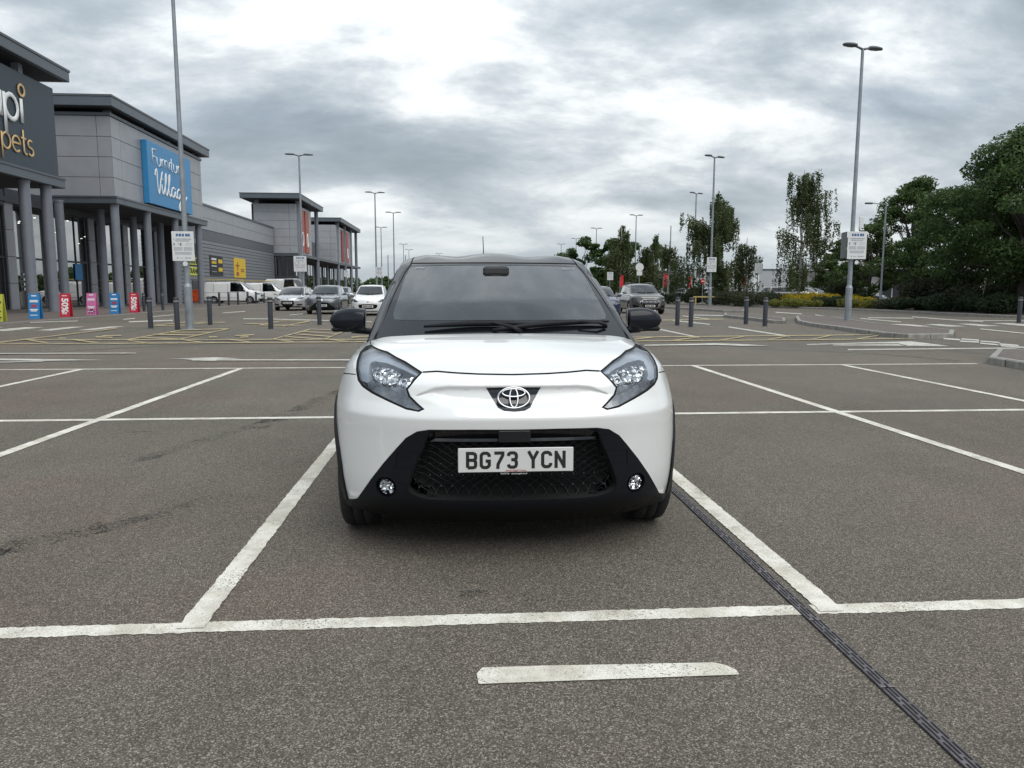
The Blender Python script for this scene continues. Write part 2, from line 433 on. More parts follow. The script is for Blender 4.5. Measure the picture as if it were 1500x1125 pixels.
# ================================================================ car builder
def shell(shape, feats, base, keep, h, fine=None, extra=()):
    """one triangulation of the body surface; every triangle gets the name of the last feature outline it lies in"""
    verts = []; edges = []; polys = []
    for f in feats:
        closed = not f.get('open'); d = densify(f['p'], h*f.get('hs', 1.3), closed)
        P3, ok = shape.proj(f['v'], d)
        P3 = P3[ok] if not closed else P3
        u = shape.uv(P3); k = len(verts); verts += [tuple(q) for q in u]; n = len(u)
        edges += [(k+i, k+(i+1) % n) for i in range(n if closed else n-1)]
        if closed: polys.append((f['r'], u))
    con = np.array(verts)
    G = []
    def addgrid(x0, x1, y0, y1, hh, skip=None):
        xs = np.arange(x0, x1+1e-9, hh); ys = np.arange(y0, y1+1e-9, hh*.87)
        for j, y in enumerate(ys):
            q = np.stack([xs+(hh/2 if j % 2 else 0), np.full(len(xs), y)], 1)
            if skip is not None: q = q[~((q[:, 0] > skip[0]) & (q[:, 0] < skip[1]) & (q[:, 1] > skip[2]) & (q[:, 1] < skip[3]))]
            G.append((q, hh))
    addgrid(-1.75, 1.75, -1.75, 1.75, h*1.6, fine)
    if fine: addgrid(*fine, h)
    pts = []
    for q, hh in G:
        q = q[(q**2).sum(1) < 1.75**2]
        if not len(q): continue
        dm = np.full(len(q), 9.0)
        for i in range(0, len(con), 400):
            c = con[i:i+400]; dm = np.minimum(dm, np.sqrt(((q[:, None, :]-c[None])**2).sum(2)).min(1))
        pts.append(q[dm > hh*.45])
    pts = np.concatenate(pts)
    allv = [Vector(q) for q in verts]+[Vector(q) for q in pts.tolist()]
    vo, eo, fo, *_ = delaunay_2d_cdt(allv, edges, [], 0, 1e-6)
    uv = np.array([tuple(v) for v in vo]); P = shape.hit(uv); F = np.array([f for f in fo if len(f) == 3])
    cu = uv[F].mean(1); reg = np.array([base]*len(F), dtype=object)
    for r, u in polys: reg[inpoly(cu, u)] = r
    C = P[F].mean(1); k = keep(C); F = F[k]; reg = reg[k]
    # consistent outward winding
    Nn = shape.normal(P); fn = np.cross(P[F[:, 1]]-P[F[:, 0]], P[F[:, 2]]-P[F[:, 0]])
    flip = (fn*Nn[F[:, 0]]).sum(1) < 0; F[flip] = F[flip][:, ::-1]
    return dict(P=P, F=F, reg=reg, N=Nn)
def panel(sh, regs, name, m, parent, off=0.0, wall=None, wallfrom=0.0, select=None):
    """mesh of the given regions, moved off along the surface normal, with side walls back to the surface"""
    mask = np.isin(sh['reg'], regs)
    if select is not None: mask &= select(sh['P'][sh['F']].mean(1))
    F = sh['F'][mask]
    if not len(F): return None
    ids = np.unique(F); mp = {int(v): i for i, v in enumerate(ids)}
    V = sh['P'][ids]+sh['N'][ids]*off; Nn = sh['N'][ids]
    fs = [tuple(mp[int(a)] for a in f) for f in F]; vs = [tuple(v) for v in V]; nr = [tuple(n) for n in Nn]; sm = [True]*len(fs)
    if wall or (wall is None and abs(off) > 1e-4):
        cnt = {}
        for f in F:
            for a, b in ((f[0], f[1]), (f[1], f[2]), (f[2], f[0])):
                a, b = int(a), int(b)
                if (b, a) in cnt: del cnt[(b, a)]
                else: cnt[(a, b)] = 1
        for (a, b) in cnt:
            pa = sh['P'][a]; pb = sh['P'][b]; na = sh['N'][a]; nb = sh['N'][b]
            q = [pa+na*off, pa+na*wallfrom, pb+nb*wallfrom, pb+nb*off]
            w = np.cross(q[1]-q[0], q[3]-q[0]); w = w/max(np.linalg.norm(w), 1e-12)
            k = len(vs); vs += [tuple(x) for x in q]; nr += [tuple(w)]*4; fs.append((k, k+1, k+2, k+3)); sm.append(True)
    me = bpy.data.meshes.new(name); me.from_pydata(vs, [], fs); me.polygons.foreach_set('use_smooth', sm); me.materials.append(m); me.update()
    me.normals_split_custom_set_from_vertices([Vector(n).normalized() if n[0]**2+n[1]**2+n[2]**2 > 1e-9 else Vector((0, 0, 1)) for n in nr])
    o = bpy.data.objects.new(name, me); COL.objects.link(o)
    if parent: o.parent = parent
    return o
def make_wheel(parent, c, r, w, side, rim_mat, spokes=5, lod=1):
    n = 40 if lod else 20
    b = MB(); ri = r*.66; h = w/2
    prof = [(ri, -h*.8), (ri+.01, -h), (r*.93, -h), (r*.985, -h*.86), (r, -h*.6), (r, -h*.32), (r-.008, -h*.31), (r-.008, -h*.27), (r, -h*.26), (r, h*.26), (r-.008, h*.27), (r-.008, h*.31), (r, h*.32), (r, h*.6), (r*.985, h*.86), (r*.93, h), (ri+.01, h), (ri, h*.8)]
    b.lathe(prof, (0, 0, 0), n, 'x')
    wh = empty('wheel', c, parent=parent)
    b.build('tyre', MATS['tyre'], wh)
    k = MB(); s = side
    k.lathe([(ri, -h*.8*s), (ri-.012, -h*.6*s), (ri-.02, h*.1*s), (ri*.97, h*.7*s), (ri, h*.85*s)], (0, 0, 0), n, 'x')
    k.lathe([(0.001, h*.62*s), (.055, h*.6*s), (.065, h*.45*s), (.07, -h*.1*s)], (0, 0, 0), 16, 'x')
    for i in range(spokes):
        a = 2*PI*i/spokes
        for da in (-.13, .13):
            p = [(h*.5*s, .05*math.cos(a+da), .05*math.sin(a+da)), (h*.62*s, ri*.55*math.cos(a+da*.8), ri*.55*math.sin(a+da*.8)), (h*.62*s, ri*.97*math.cos(a+da*1.1), ri*.97*math.sin(a+da*1.1))]
            k.tube(p, [.03, .022, .02], 6)
    k.build('rim', rim_mat, wh)
    d = MB(); d.cyl((-h*.2*s, 0, 0), (-h*.05*s, 0, 0), ri*.82, n=20); d.build('brake_disc', MATS['dark_metal'], wh)
    return wh
def circ(cx, cy, r, n=28, a0=0, a1=360): return [(cx+r*math.cos(math.radians(a0+(a1-a0)*i/n)), cy+r*math.sin(math.radians(a0+(a1-a0)*i/n))) for i in range(n if a1-a0 == 360 else n+1)]
def plate_obj(txt, parent, c, w=.52, h=.111, yaw=0, m='plate_white', tilt=0.0, chars=True):
    pl = MB(); pl.box((0, 0, 0), (w, .006, h), bev=.004); o = pl.build('number_plate', MATS[m], parent, c)
    o.rotation_euler = (tilt, 0, yaw)
    if chars:
        b = MB(); x = -plate_len(txt)/2*h/.111
        for ch in txt:
            x = plate_char(b, ch, x, h/.111)
        b.build('characters', MATS['black_print'], o)
    return o
# UK plate letters: 79 mm high, 50 mm wide, 14 mm stroke
PG = {
 'B': [[(7, 7), (7, 72), (30, 72), (40, 68), (43, 62), (43, 50), (40, 44), (32, 41), (7, 41)], [(32, 41), (40, 37), (43, 31), (43, 17), (40, 10), (32, 7), (7, 7)]],
 'G': [[(43, 55), (43, 62), (38, 69), (32, 72), (18, 72), (12, 69), (7, 62), (7, 17), (12, 10), (18, 7), (32, 7), (38, 10), (43, 17), (43, 36), (27, 36)]],
 '7': [[(5, 72), (43, 72), (43, 62), (22, 22), (20, 0)]], '3': [[(7, 58), (9, 67), (17, 72), (33, 72), (41, 67), (43, 60), (43, 49), (39, 43), (31, 41), (20, 41)], [(31, 41), (39, 38), (43, 31), (43, 18), (40, 11), (33, 7), (17, 7), (10, 11), (7, 20)]],
 'Y': [[(4, 79), (25, 40), (46, 79)], [(25, 40), (25, 0)]], 'C': [[(43, 56), (43, 62), (38, 69), (32, 72), (18, 72), (12, 69), (7, 62), (7, 17), (12, 10), (18, 7), (32, 7), (38, 10), (43, 17), (43, 24)]],
 'N': [[(7, 0), (7, 79)], [(7, 72), (43, 8)], [(43, 0), (43, 79)]],
}
def plate_len(t): return sum(.033 if c == ' ' else .061 for c in t)-.011
def plate_char(b, ch, x, s):
    if ch == ' ': return x+.033*s
    for L in PG.get(ch, [[(7, 0), (7, 79)]]):
        P = np.array(L, float)/1000; n = len(P); hw = .0074
        lft = []; rgt = []
        for i in range(n):
            d0 = P[i]-P[i-1] if i else P[1]-P[0]; d1 = P[i+1]-P[i] if i < n-1 else P[n-1]-P[n-2]
            d0 = d0/np.linalg.norm(d0); d1 = d1/np.linalg.norm(d1); t = d0+d1; t = t/max(np.linalg.norm(t), .3); q = np.array([-t[1], t[0]])
            k = hw/max(.5, float(np.dot(q, [-d0[1], d0[0]])))
            e = 0.0
            lft.append(P[i]+q*k); rgt.append(P[i]-q*k)
        yy = plate_char.y = getattr(plate_char, 'y', 0)-.00002
        yy = -.0045+(plate_char.y % .0008)
        vs = [((x+p[0]*s), yy, (p[1]-.0395)*s) for p in lft]+[((x+p[0]*s), yy, (p[1]-.0395)*s) for p in rgt]
        b.add(vs, [(i, i+1, n+i+1, n+i) for i in range(n-1)])
    return x+.061*s
def init_car_mats():
    mat('paint_white', (.76, .77, .765), .28, coat=1.0, var=(2, .01)); mat('tyre', (.018, .018, .019), .75, var=(40, .3), bump=(60, .3))
    mat('dark_metal', (.08, .08, .085), .5, .7); mat('plate_white', (.62, .62, .61), .4, var=(8, .03)); mat('plate_yellow', (.65, .5, .05), .4)
    mat('black_print', (.012, .012, .012), .5); mat('black_plastic', (.005, .006, .009), .5, spec=.25, var=(30, .15), bump=(220, .12)); mat('gloss_black', (.008, .009, .012), .06, coat=.6)
    mat('black_paint', (.010, .012, .018), .16, spec=.32, var=(2, .02)); mat('gap', (.004, .004, .004), .9); mat('chrome', (.58, .59, .61), .07, 1.0, var=(2, .01))
    mat('chrome_rough', (.88, .89, .9), .12, 1.0, var=(60, .15), bump=(38, .9)); mat('lamp_dark', (.27, .28, .30), .25, .6, var=(25, .35)); mat('alloy', (.42, .43, .45), .3, .85); mat('alloy_dark', (.035, .036, .04), .3, .6)
    mat('drl', (.42, .46, .52), .25, coat=.8, var=(10, .12)); mat('interior', (.030, .031, .033), .7, var=(10, .2)); mat('seat_cloth', (.055, .056, .06), .9); mat('frit', (.006, .007, .009), .1)
    mat('red_lens', (.25, .01, .01), .15, coat=1); mat('amber', (.45, .16, .02), .2, coat=1); mat('underside', (.012, .012, .013), .9); mat('grille_mesh', (.005, .006, .008), .28, spec=.3)
    glass_mat('windscreen', (.42, .46, .455), 1.5, boost=2.3); glass_mat('privacy_glass', (.07, .08, .08), 1.5, boost=2); glass_mat('lens_clear', (.93, .95, .97), 1.4, boost=.8); glass_mat('side_glass', (.30, .34, .34), 1.5)
def facet_mat():
    """pressed lamp reflector: mirror broken into small facets"""
    m = mat('facet_chrome', (.9, .9, .9), .06, 1.0, var=(2, .01)); t = m.node_tree; b = t.nodes['Principled BSDF']
    v = t.nodes.new('ShaderNodeTexCoord'); vo = t.nodes.new('ShaderNodeTexVoronoi'); vo.inputs['Scale'].default_value = 75; t.links.new(v.outputs['Object'], vo.inputs['Vector'])
    s = t.nodes.new('ShaderNodeVectorMath'); s.operation = 'SUBTRACT'; t.links.new(vo.outputs['Color'], s.inputs[0]); s.inputs[1].default_value = (.5, .5, .42)
    k = t.nodes.new('ShaderNodeVectorMath'); k.operation = 'SCALE'; t.links.new(s.outputs[0], k.inputs[0]); k.inputs['Scale'].default_value = 1.5
    g = t.nodes.new('ShaderNodeNewGeometry'); a = t.nodes.new('ShaderNodeVectorMath'); t.links.new(g.outputs['Normal'], a.inputs[0]); t.links.new(k.outputs[0], a.inputs[1])
    n = t.nodes.new('ShaderNodeVectorMath'); n.operation = 'NORMALIZE'; t.links.new(a.outputs[0], n.inputs[0]); t.links.new(n.outputs[0], b.inputs['Normal'])
init_car_mats(); facet_mat()
def interior(parent, P, y0, y1, hw, zf, dash_y, lod=1, wheel_side=-1):
    cb = MB(); cb.box2((-hw, y0+.15, .25), (hw, y1, .29)); cb.build('cabin_floor', MATS['interior'], parent)
    d = MB(); d.box((0, dash_y, zf-.09), (hw*1.86, .34, .24), bev=.07); d.box((wheel_side*-.36 if False else wheel_side*.36, dash_y+.06, zf+.035), (.34, .2, .06), bev=.03); d.build('dashboard', MATS['interior'], parent)
    for sx in (-.36, .36):
        s = MB(); s.box((sx, dash_y+.95, .55), (.48, .5, .2), bev=.07); s.box((sx, dash_y+1.22, .86), (.46, .14, .56), bev=.06); s.box((sx, dash_y+1.25, 1.2), (.26, .1, .18), bev=.045)
        s.cyl((sx-.06, dash_y+1.24, 1.1), (sx-.06, dash_y+1.24, 1.2), .008); s.cyl((sx+.06, dash_y+1.24, 1.1), (sx+.06, dash_y+1.24, 1.2), .008)
        s.build('seat', MATS['seat_cloth'], parent)
    r = MB(); r.box((0, y1-.55, .78), (hw*1.5, .16, .55), bev=.06); r.box((0, y1-.8, .5), (hw*1.5, .5, .2), bev=.06)
    for sx in (-.36, .36): r.box((sx, y1-.53, 1.1), (.24, .09, .13), bev=.04)
    r.build('rear_seat', MATS['seat_cloth'], parent)
    w = MB(); cx, cy, cz = wheel_side*.36, dash_y+.28, zf-.02; R_ = .185
    pts = [(cx+R_*math.cos(t), cy-R_*math.sin(t)*.42, cz+R_*math.sin(t)*.9) for t in [2*PI*i/24 for i in range(24)]]
    w.tube(pts, .015, 6, closed=True); w.box((cx, cy, cz), (.13, .06, .1), bev=.025)
    for t in (0, PI, -PI/2): w.cyl((cx, cy, cz), (cx+R_*math.cos(t), cy-R_*math.sin(t)*.42, cz+R_*math.sin(t)*.9), .012, n=6)
    w.build('steering_wheel', MATS['interior'], parent)
HD = {
 'lamp': [(-0.7126, 0.9848), (-0.604, 0.9685), (-0.502, 0.9344), (-0.4174, 0.8942), (-0.4512, 0.8603), (-0.4833, 0.8207), (-0.4713, 0.7926), (-0.4373, 0.762), (-0.4052, 0.7379), (-0.4324, 0.7258), (-0.4911, 0.7334), (-0.5783, 0.7632), (-0.6601, 0.7928), (-0.7086, 0.8161), (-0.7354, 0.8416), (-0.7529, 0.8867), (-0.76, 0.9224), (-0.7596, 0.9562), (-0.7444, 0.9763)],
 'lamp_in': [(-0.706, 0.9795), (-0.6042, 0.9619), (-0.5066, 0.9277), (-0.4291, 0.8919), (-0.4609, 0.8623), (-0.4933, 0.8234), (-0.4818, 0.7892), (-0.4466, 0.7579), (-0.418, 0.739), (-0.4367, 0.7333), (-0.4895, 0.742), (-0.5752, 0.7723), (-0.6534, 0.8017), (-0.7005, 0.8254), (-0.7243, 0.8471), (-0.74, 0.8879), (-0.7457, 0.9217), (-0.7435, 0.9547), (-0.7308, 0.9732)],
 'drl_top': [(-0.7308, 0.9732), (-0.706, 0.9795), (-0.6042, 0.9619), (-0.5066, 0.9277), (-0.4291, 0.8919), (-0.4398, 0.8864), (-0.5142, 0.9125), (-0.5992, 0.9352), (-0.6639, 0.9389), (-0.6875, 0.9304), (-0.6895, 0.9028), (-0.6895, 0.8716), (-0.6731, 0.8525), (-0.6938, 0.8385), (-0.7243, 0.8471), (-0.74, 0.8879), (-0.7457, 0.9217), (-0.7435, 0.9547)],
 'drl_low': [(-0.6938, 0.8385), (-0.6731, 0.8525), (-0.6337, 0.8364), (-0.5595, 0.8095), (-0.5009, 0.7899), (-0.4818, 0.7892), (-0.4466, 0.7579), (-0.418, 0.739), (-0.4367, 0.7333), (-0.4895, 0.742), (-0.5752, 0.7723), (-0.6534, 0.8017), (-0.6858, 0.8193)],
 'reflA': [(-0.6838, 0.917), (-0.6465, 0.9276), (-0.576, 0.9226), (-0.5265, 0.9069), (-0.5512, 0.8606), (-0.5869, 0.8501), (-0.6345, 0.8528), (-0.668, 0.8735)],
 'reflB': [(-0.5162, 0.9037), (-0.4694, 0.8938), (-0.443, 0.8849), (-0.4703, 0.8592), (-0.4917, 0.834), (-0.5274, 0.8429), (-0.5429, 0.8581)],
 'hood_front': [(-0.4174, 0.8942), (-0.3513, 0.8984), (-0.2665, 0.893), (-0.1615, 0.8886), (-0.0035, 0.8862)],
 'clad_top': [(-0.0122, 0.6503), (-0.1967, 0.6516), (-0.3832, 0.6488), (-0.4412, 0.6379), (-0.4924, 0.6051), (-0.5364, 0.5543), (-0.5992, 0.4785), (-0.6654, 0.3891), (-0.7446, 0.2693), (-0.7738, 0.2528), (-0.8263, 0.2291)],
 'grille': [(-0.0122, 0.647), (-0.1967, 0.6484), (-0.378, 0.6447), (-0.4071, 0.579), (-0.4495, 0.4909), (-0.4934, 0.3716), (-0.4829, 0.3433), (-0.4392, 0.3237), (-0.3864, 0.3129), (-0.1978, 0.3133), (-0.009, 0.311)],
 'badge': [(-0.0001, 0.8328), (-0.1274, 0.8327), (-0.1011, 0.7877), (-0.0741, 0.7452), (-0.0481, 0.7326), (-0.0051, 0.7282)],
 'pocket': [(-0.5638, 0.5357), (-0.4548, 0.5436), (-0.4945, 0.4663), (-0.5723, 0.4595)],
 'fog': [(-0.5867, 0.3594)],
 'fogr': [(-0.5503, 0.3636)],
 'glass': [(-0.5579, 1.4498), (-0.3888, 1.4508), (-0.1145, 1.4515), (0.0688, 1.4522)],
 'glass_side': [(-0.5579, 1.4498), (-0.5932, 1.3857), (-0.6322, 1.2744), (-0.6577, 1.1791), (-0.6795, 1.0964)],
 'clear': [(0.0666, 1.4379), (-0.1155, 1.4373), (-0.3879, 1.435), (-0.5527, 1.4309), (-0.5692, 1.4165), (-0.5924, 1.3557), (-0.6037, 1.2864), (-0.6094, 1.2502), (-0.6264, 1.1716), (-0.631, 1.1318), (-0.6165, 1.1054), (-0.5919, 1.1017), (-0.3711, 1.1035), (0.0178, 1.1043)],
 'seam': [(-0.5075, 1.5126), (-0.5385, 1.4827), (-0.5628, 1.4561), (-0.5964, 1.3914), (-0.6367, 1.2753), (-0.6619, 1.1791), (-0.6865, 1.0642)],
}
def make_hero():
    P = HERO; low = make_low(P); top = make_top(P); D = HD
    root = empty('hatchback_car', (HX, HY, 0), 0, 'white small hatchback with black roof and BG73 YCN plate, in the nearest bay', 'car')
    full = lambda k: D[k]+[(-x, z) for x, z in D[k][::-1]]        # centre -> left edge -> mirrored
    clad_line = [(x, z) for x, z in D['clad_top']]
    half = [(min(x, 0), z) for x, z in clad_line]
    # black lower cladding: from the mouth's top edge down the cheeks to the sill
    cl = half+[(-.88, .225), (-.88, .15)]
    clad = cl+[(-x, z) for x, z in cl[::-1]]
    gr = [(min(x, 0), z) for x, z in D['grille']]
    g2 = smooth_poly(gr[1:-1], 1, False); grille = [(0, gr[0][1])]+g2+[(0, gr[-1][1])]
    grille = grille+[(-x, z) for x, z in grille[::-1][1:-1]]
    lampL = smooth_poly(D['lamp'], 0); inL = D['lamp_in']
    hf = [(min(x, 0), z) for x, z in D['hood_front']][::-1]      # centre -> corner
    hfl = hf+[(-x, z) for x, z in []]
    hood_line = [(-x, z) for x, z in hf[::-1]][:-1]+hf if False else [(x, z) for x, z in D['hood_front']]
    hl = [(x, z) for x, z in D['hood_front'] if x < -.05]; hl = hl+[(0, D['hood_front'][-1][1]-.0005)]; hl = hl+[(-x, z) for x, z in hl[:-1][::-1]]
    feats = []
    def F(r, v, p, **k): feats.append(dict(r=r, v=v, p=p, **k))
    # side: doors, sills, arches (both sides)
    (wy, wz, wr), (vy, vz, vr) = P['wheels']
    for v in ('left', 'right'):
        F('sill', v, [(wy+.2, .12), (wy+.2, .30), (vy-.2, .30), (vy-.2, .12)])
        F('rearclad', v, [(vy+.2, .12), (vy+.2, .62), (vy+.45, .62), (vy+.47, .12)])
        F('door', v, [(1.20, .31), (1.16, .60), (1.13, .99), (2.18, 1.03), (2.22, .31)])
        F('rdoor', v, [(2.23, .31), (2.19, 1.03), (2.90, 1.05), (2.80, .62), (2.70, .45), (2.62, .31)])
        F('archtrim', v, circ(wy, wz, .400)); F('archtrim', v, circ(vy, vz, .400))
        F('well', v, circ(wy, wz, .352)); F('well', v, circ(vy, vz, .352))
    # bonnet: outline drawn from above, then lamps and fascia cut into it
    hoodtop = [(-.425, .184), (-.60, .38), (-.715, .70), (-.735, .86), (-.735, 1.08), (0, 1.08)]
    hoodtop = hoodtop+[(-x, y) for x, y in hoodtop[::-1][1:]]
    hp3, _ = low.proj('front', densify(hl, .03, False))           # the front edge as seen from above
    fe = [(float(a[0]), float(a[1])) for a in hp3][::-1]          # right -> left
    hood = hoodtop+[q for q in fe if abs(q[0]) < .42]
    F('hood', 'top', hood)
    cab = [(0, .93), (-.40, .94), (-.66, .99), (-.70, 1.12), (-.72, 2.0), (-.70, 2.9), (-.60, 3.42), (0, 3.47)]
    cab = cab+[(-x, y) for x, y in cab[::-1][1:-1]]
    F('cabin', 'top', cab)
    F('clad', 'front', clad); F('grille', 'front', grille)
    F('gap', 'front', band(hl, .0065), hs=.5)
    for sg in (-1, 1):
        mm = (lambda q: [(x*-sg if sg > 0 else x, z) for x, z in q])
        mm = (lambda q, sg=sg: q if sg < 0 else [(-x, z) for x, z in q])
        F('gap', 'front', mm(band([(-.750, .866), (-.79, .862), (-.83, .853), (-.868, .838)], .0045)), hs=.6)
        F('gap', 'top', [(x*sg, y) for x, y in band([(.70, .66), (.722, .76), (.736, .90), (.737, 1.02)], .005)], hs=.6)
        for dz in (0, -.015, -.030): F('crease', 'front', mm([(0 if dz else -.001, .846+dz), (-.15, .846+dz), (-.30, .846+dz), (-.36, .838+dz), (-.47, .790+dz*.3)]), open=True, hs=.6)
        F('lamprim', 'front', mm(D['lamp']), hs=.5); F('lampglass', 'front', mm(inL), hs=.5)
        F('reflA', 'front', mm(D['reflA']), hs=.5); F('reflB', 'front', mm(D['reflB']), hs=.5); F('drlt', 'front', mm(D['drl_top']), hs=.5); F('drll', 'front', mm(D['drl_low']), hs=.5)
        F('pocket', 'front', mm([(x+.028, z-.005) for x, z in D['pocket']]), hs=.7)
        F('fogrim', 'front', mm(circ(-.592, .360, .050)), hs=.5); F('fog', 'front', mm(circ(-.592, .360, .037)), hs=.5)
    bd = [(min(x, 0), z) for x, z in D['badge']]; bd = [(0, bd[0][1])]+bd[1:5]+[(0, bd[-1][1])]; bd = bd+[(-x, z) for x, z in bd[::-1][1:-1]]
    F('badge', 'front', bd, hs=.6)
    keep = lambda C: (C[:, 2] > .197)
    sh = shell(low, feats, 'body', keep, .020, fine=(-.62, .62, -1.35, -.35))
    W = MATS['paint_white']; K = MATS['black_plastic']
    body = panel(sh, ['body'], 'body', W, root); panel(sh, ['hood'], 'bonnet', W, root)
    panel(sh, ['gap'], 'panel_gap', MATS['gap'], body, off=-.004)
    for s in (-1, 1):
        sel = lambda C, s=s: C[:, 0]*s > 0
        dr = panel(sh, ['door'], 'door', W, root, select=sel, off=-.0015); rd = panel(sh, ['rdoor'], 'rear_door', W, root, select=sel, off=-.0015)
        hb = MB(); hb.tube([(s*.872, 1.98, .83), (s*.898, 1.99, .832), (s*.90, 2.12, .836), (s*.874, 2.15, .838)], .012, 8); hb.build('door_handle', W, dr)
        hb = MB(); hb.tube([(s*.868, 2.68, .86), (s*.892, 2.69, .862), (s*.893, 2.80, .866), (s*.865, 2.83, .868)], .012, 8); hb.build('door_handle', W, rd)
        gb = MB()
        for yy in (1.165, 2.205): gb.box((s*.86, yy, .66), (.03, .004, .6))
        panel(sh, ['archtrim'], 'wheel_arch_trim', K, root, off=.010, select=lambda C, s=s: (C[:, 0]*s > 0) & (C[:, 1] < 2))
        panel(sh, ['archtrim'], 'wheel_arch_trim', K, root, off=.010, select=lambda C, s=s: (C[:, 0]*s > 0) & (C[:, 1] > 2))
    clo = panel(sh, ['clad', 'pocket', 'fogrim', 'fog'] if False else ['clad'], 'bumper_cladding', K, root, off=.003)
    for s in (-1, 1):
        sel = lambda C, s=s: C[:, 0]*s > 0
        panel(sh, ['pocket'], 'blanking_panel', K, clo, off=.0005, select=sel); panel(sh, ['fogrim'], 'fog_lamp_surround', K, clo, off=-.012, select=sel)
    panel(sh, ['sill', 'rearclad'], 'sill_cladding', K, root, off=.004)
    # mouth: recessed dark box, lattice, gloss slat with the radar window, lip
    gb = panel(sh, ['grille'], 'grille', MATS['gap'], root, off=-.055)
    lat = MB()
    def gp(x, z, o=-.028):
        h_, ok = low.proj('front', [(x, z)]); n = low.normal(h_); q = h_[0]+n[0]*o; return tuple(q)
    gpoly = np.array(grille)
    pts = {}
    seg = []
    for k in range(-40, 41):
        for sgn in (1, -1):
            line = []
            for t in np.linspace(.315, .582, 19):
                x = k*.052+sgn*(t-.315)*1.55
                if abs(x) < .52 and inpoly(np.array([[x, t]]), gpoly*np.array([.985, 1]))[0]: line.append((x, t))
            if len(line) > 1: seg.append(line)
    allp = [p for l in seg for p in l]; H_, _ = low.proj('front', allp); Nn = low.normal(H_); Q = H_+Nn*-.034; i = 0
    for l in seg:
        lat.tube([tuple(q) for q in Q[i:i+len(l)]], .0030, 5); i += len(l)
    for zz in (.365, .42, .475, .53):
        row = [(x, zz+dz) for x in np.arange(-.442, .443, .052*.997/1) for dz in (0,) if abs(x) < np.interp(zz, [.34, .40, .6], [.44, .47, .40])]
        Hh, _ = low.proj('front', row); Hn = low.normal(Hh)
        for a, n_ in zip(Hh, Hn):
            c = a+n_*-.018; lat.lathe([(.0005, .006), (.006, 0), (.0005, -.004)], tuple(c), 6, 'z', smooth=False)
    lat.build('lattice', MATS['grille_mesh'], gb)
    sl = MB()
    for (z0, z1, o) in ((.603, .640, -.012), (.583, .597, -.020)):
        xs = np.linspace(-.385, .385, 31); a, _ = low.proj('front', [(x, z0) for x in xs]); b_, _ = low.proj('front', [(x, z1) for x in xs])
        v = [(p[0], p[1]-o, p[2]) for p in a]+[(p[0], p[1]-o+.004, p[2]) for p in b_]+[(p[0], p[1]-o+.03, p[2]) for p in b_]+[(p[0], p[1]-o+.03, p[2]) for p in a]
        n = len(xs); sl.add(v, [(i+j*n, i+1+j*n, i+1+((j+1) % 4)*n, i+((j+1) % 4)*n) for j in range(4) for i in range(n-1)])
    sl.build('slat', MATS['gloss_black'], gb)
    rw = MB(); rw.box((0, .012, .618), (.145, .02, .058), bev=.004); rw.build('radar_window', MATS['gloss_black'], gb)
    # badge panel and emblem
    bo = panel(sh, ['badge'], 'badge_panel', MATS['gloss_black'], root, off=-.004)
    em = MB(); c3, _ = low.proj('front', [(0, .782)]); n3 = low.normal(c3)[0]; c3 = c3[0]+n3*.012
    up = Vector((0, -n3[2], n3[1]))*-1; up = Vector((0, 0, 1))-Vector(n3)*n3[2]; up.normalize(); rt = Vector((1, 0, 0))
    def ell(cx, cz, rx, rz, n=36): return [Vector(c3)+rt*(cx+rx*math.cos(2*PI*i/n))+up*(cz+rz*math.sin(2*PI*i/n)) for i in range(n)]
    ex = Vector(n3)
    em.tube(ell(0, 0, .072, .049, 44), .0056, 8, closed=True); em.tube(ell(0, .0235, .052, .0185), .0046, 8, closed=True, flat=(ex, .8)); em.tube(ell(0, 0, .0185, .046), .0046, 8, closed=True, flat=(ex, .8))
    em.build('emblem', MATS['chrome'], bo)
    # head lamps
    for s in (-1, 1):
        sel = lambda C, s=s: C[:, 0]*s > 0
        ho = panel(sh, ['lampglass', 'drlt', 'drll', 'reflA', 'reflB'], 'headlight', MATS['lamp_dark'], root, off=-.055, select=sel)
        panel(sh, ['lamprim'], 'lamp_surround', MATS['gap'], ho, off=-.003, select=sel)
        panel(sh, ['drlt'], 'daytime_strip', MATS['drl'], ho, off=-.014, wallfrom=-.05, select=sel)
        panel(sh, ['drll'], 'lower_strip', MATS['lamp_dark'], ho, off=-.012, wallfrom=-.05, select=sel)
        panel(sh, ['lampglass', 'drlt', 'drll', 'reflA', 'reflB'], 'lens', MATS['lens_clear'], ho, off=-.001, wall=False, select=sel)
        for rr_ in ('reflA', 'reflB'): panel(sh, [rr_], 'reflector', MATS['facet_chrome'], ho, off=-.030, wallfrom=-.055, select=sel)
        for (x, z) in ((-.645, .893), (-.512, .868)):
            h_, _ = low.proj('front', [(x*-s if s > 0 else x, z)]); n_ = Vector(low.normal(h_)[0]); c = Vector(h_[0])+n_*-.034
            rb = MB(); rb.lathe([(.019, .0), (.017, .010), (.012, .012), (.011, .004), (.001, .002)], (0, 0, 0), 18, 'z')
            ro = rb.build('bulb_ring', MATS['chrome'], ho, recalc=False); ro.location = c; ro.rotation_euler = (n_*.6+Vector((0, -1, .1))*.8).to_track_quat('Z', 'Y').to_euler()
        # fog lamp
        h_, _ = low.proj('front', [(s*.592, .360)]); n_ = Vector(low.normal(h_)[0]); c = Vector(h_[0])+n_*-.016
        dv = (n_+Vector((0, -1.2, .45))).normalized()
        fb = MB(); fb.lathe([(.038, .006), (.035, .004), (.032, -.003), (.023, -.014), (.001, -.02)], (0, 0, 0), 24, 'z', smooth=False); fb.lathe([(.010, -.016), (.010, .0), (.0005, .004)], (0, 0, 0), 10, 'z')
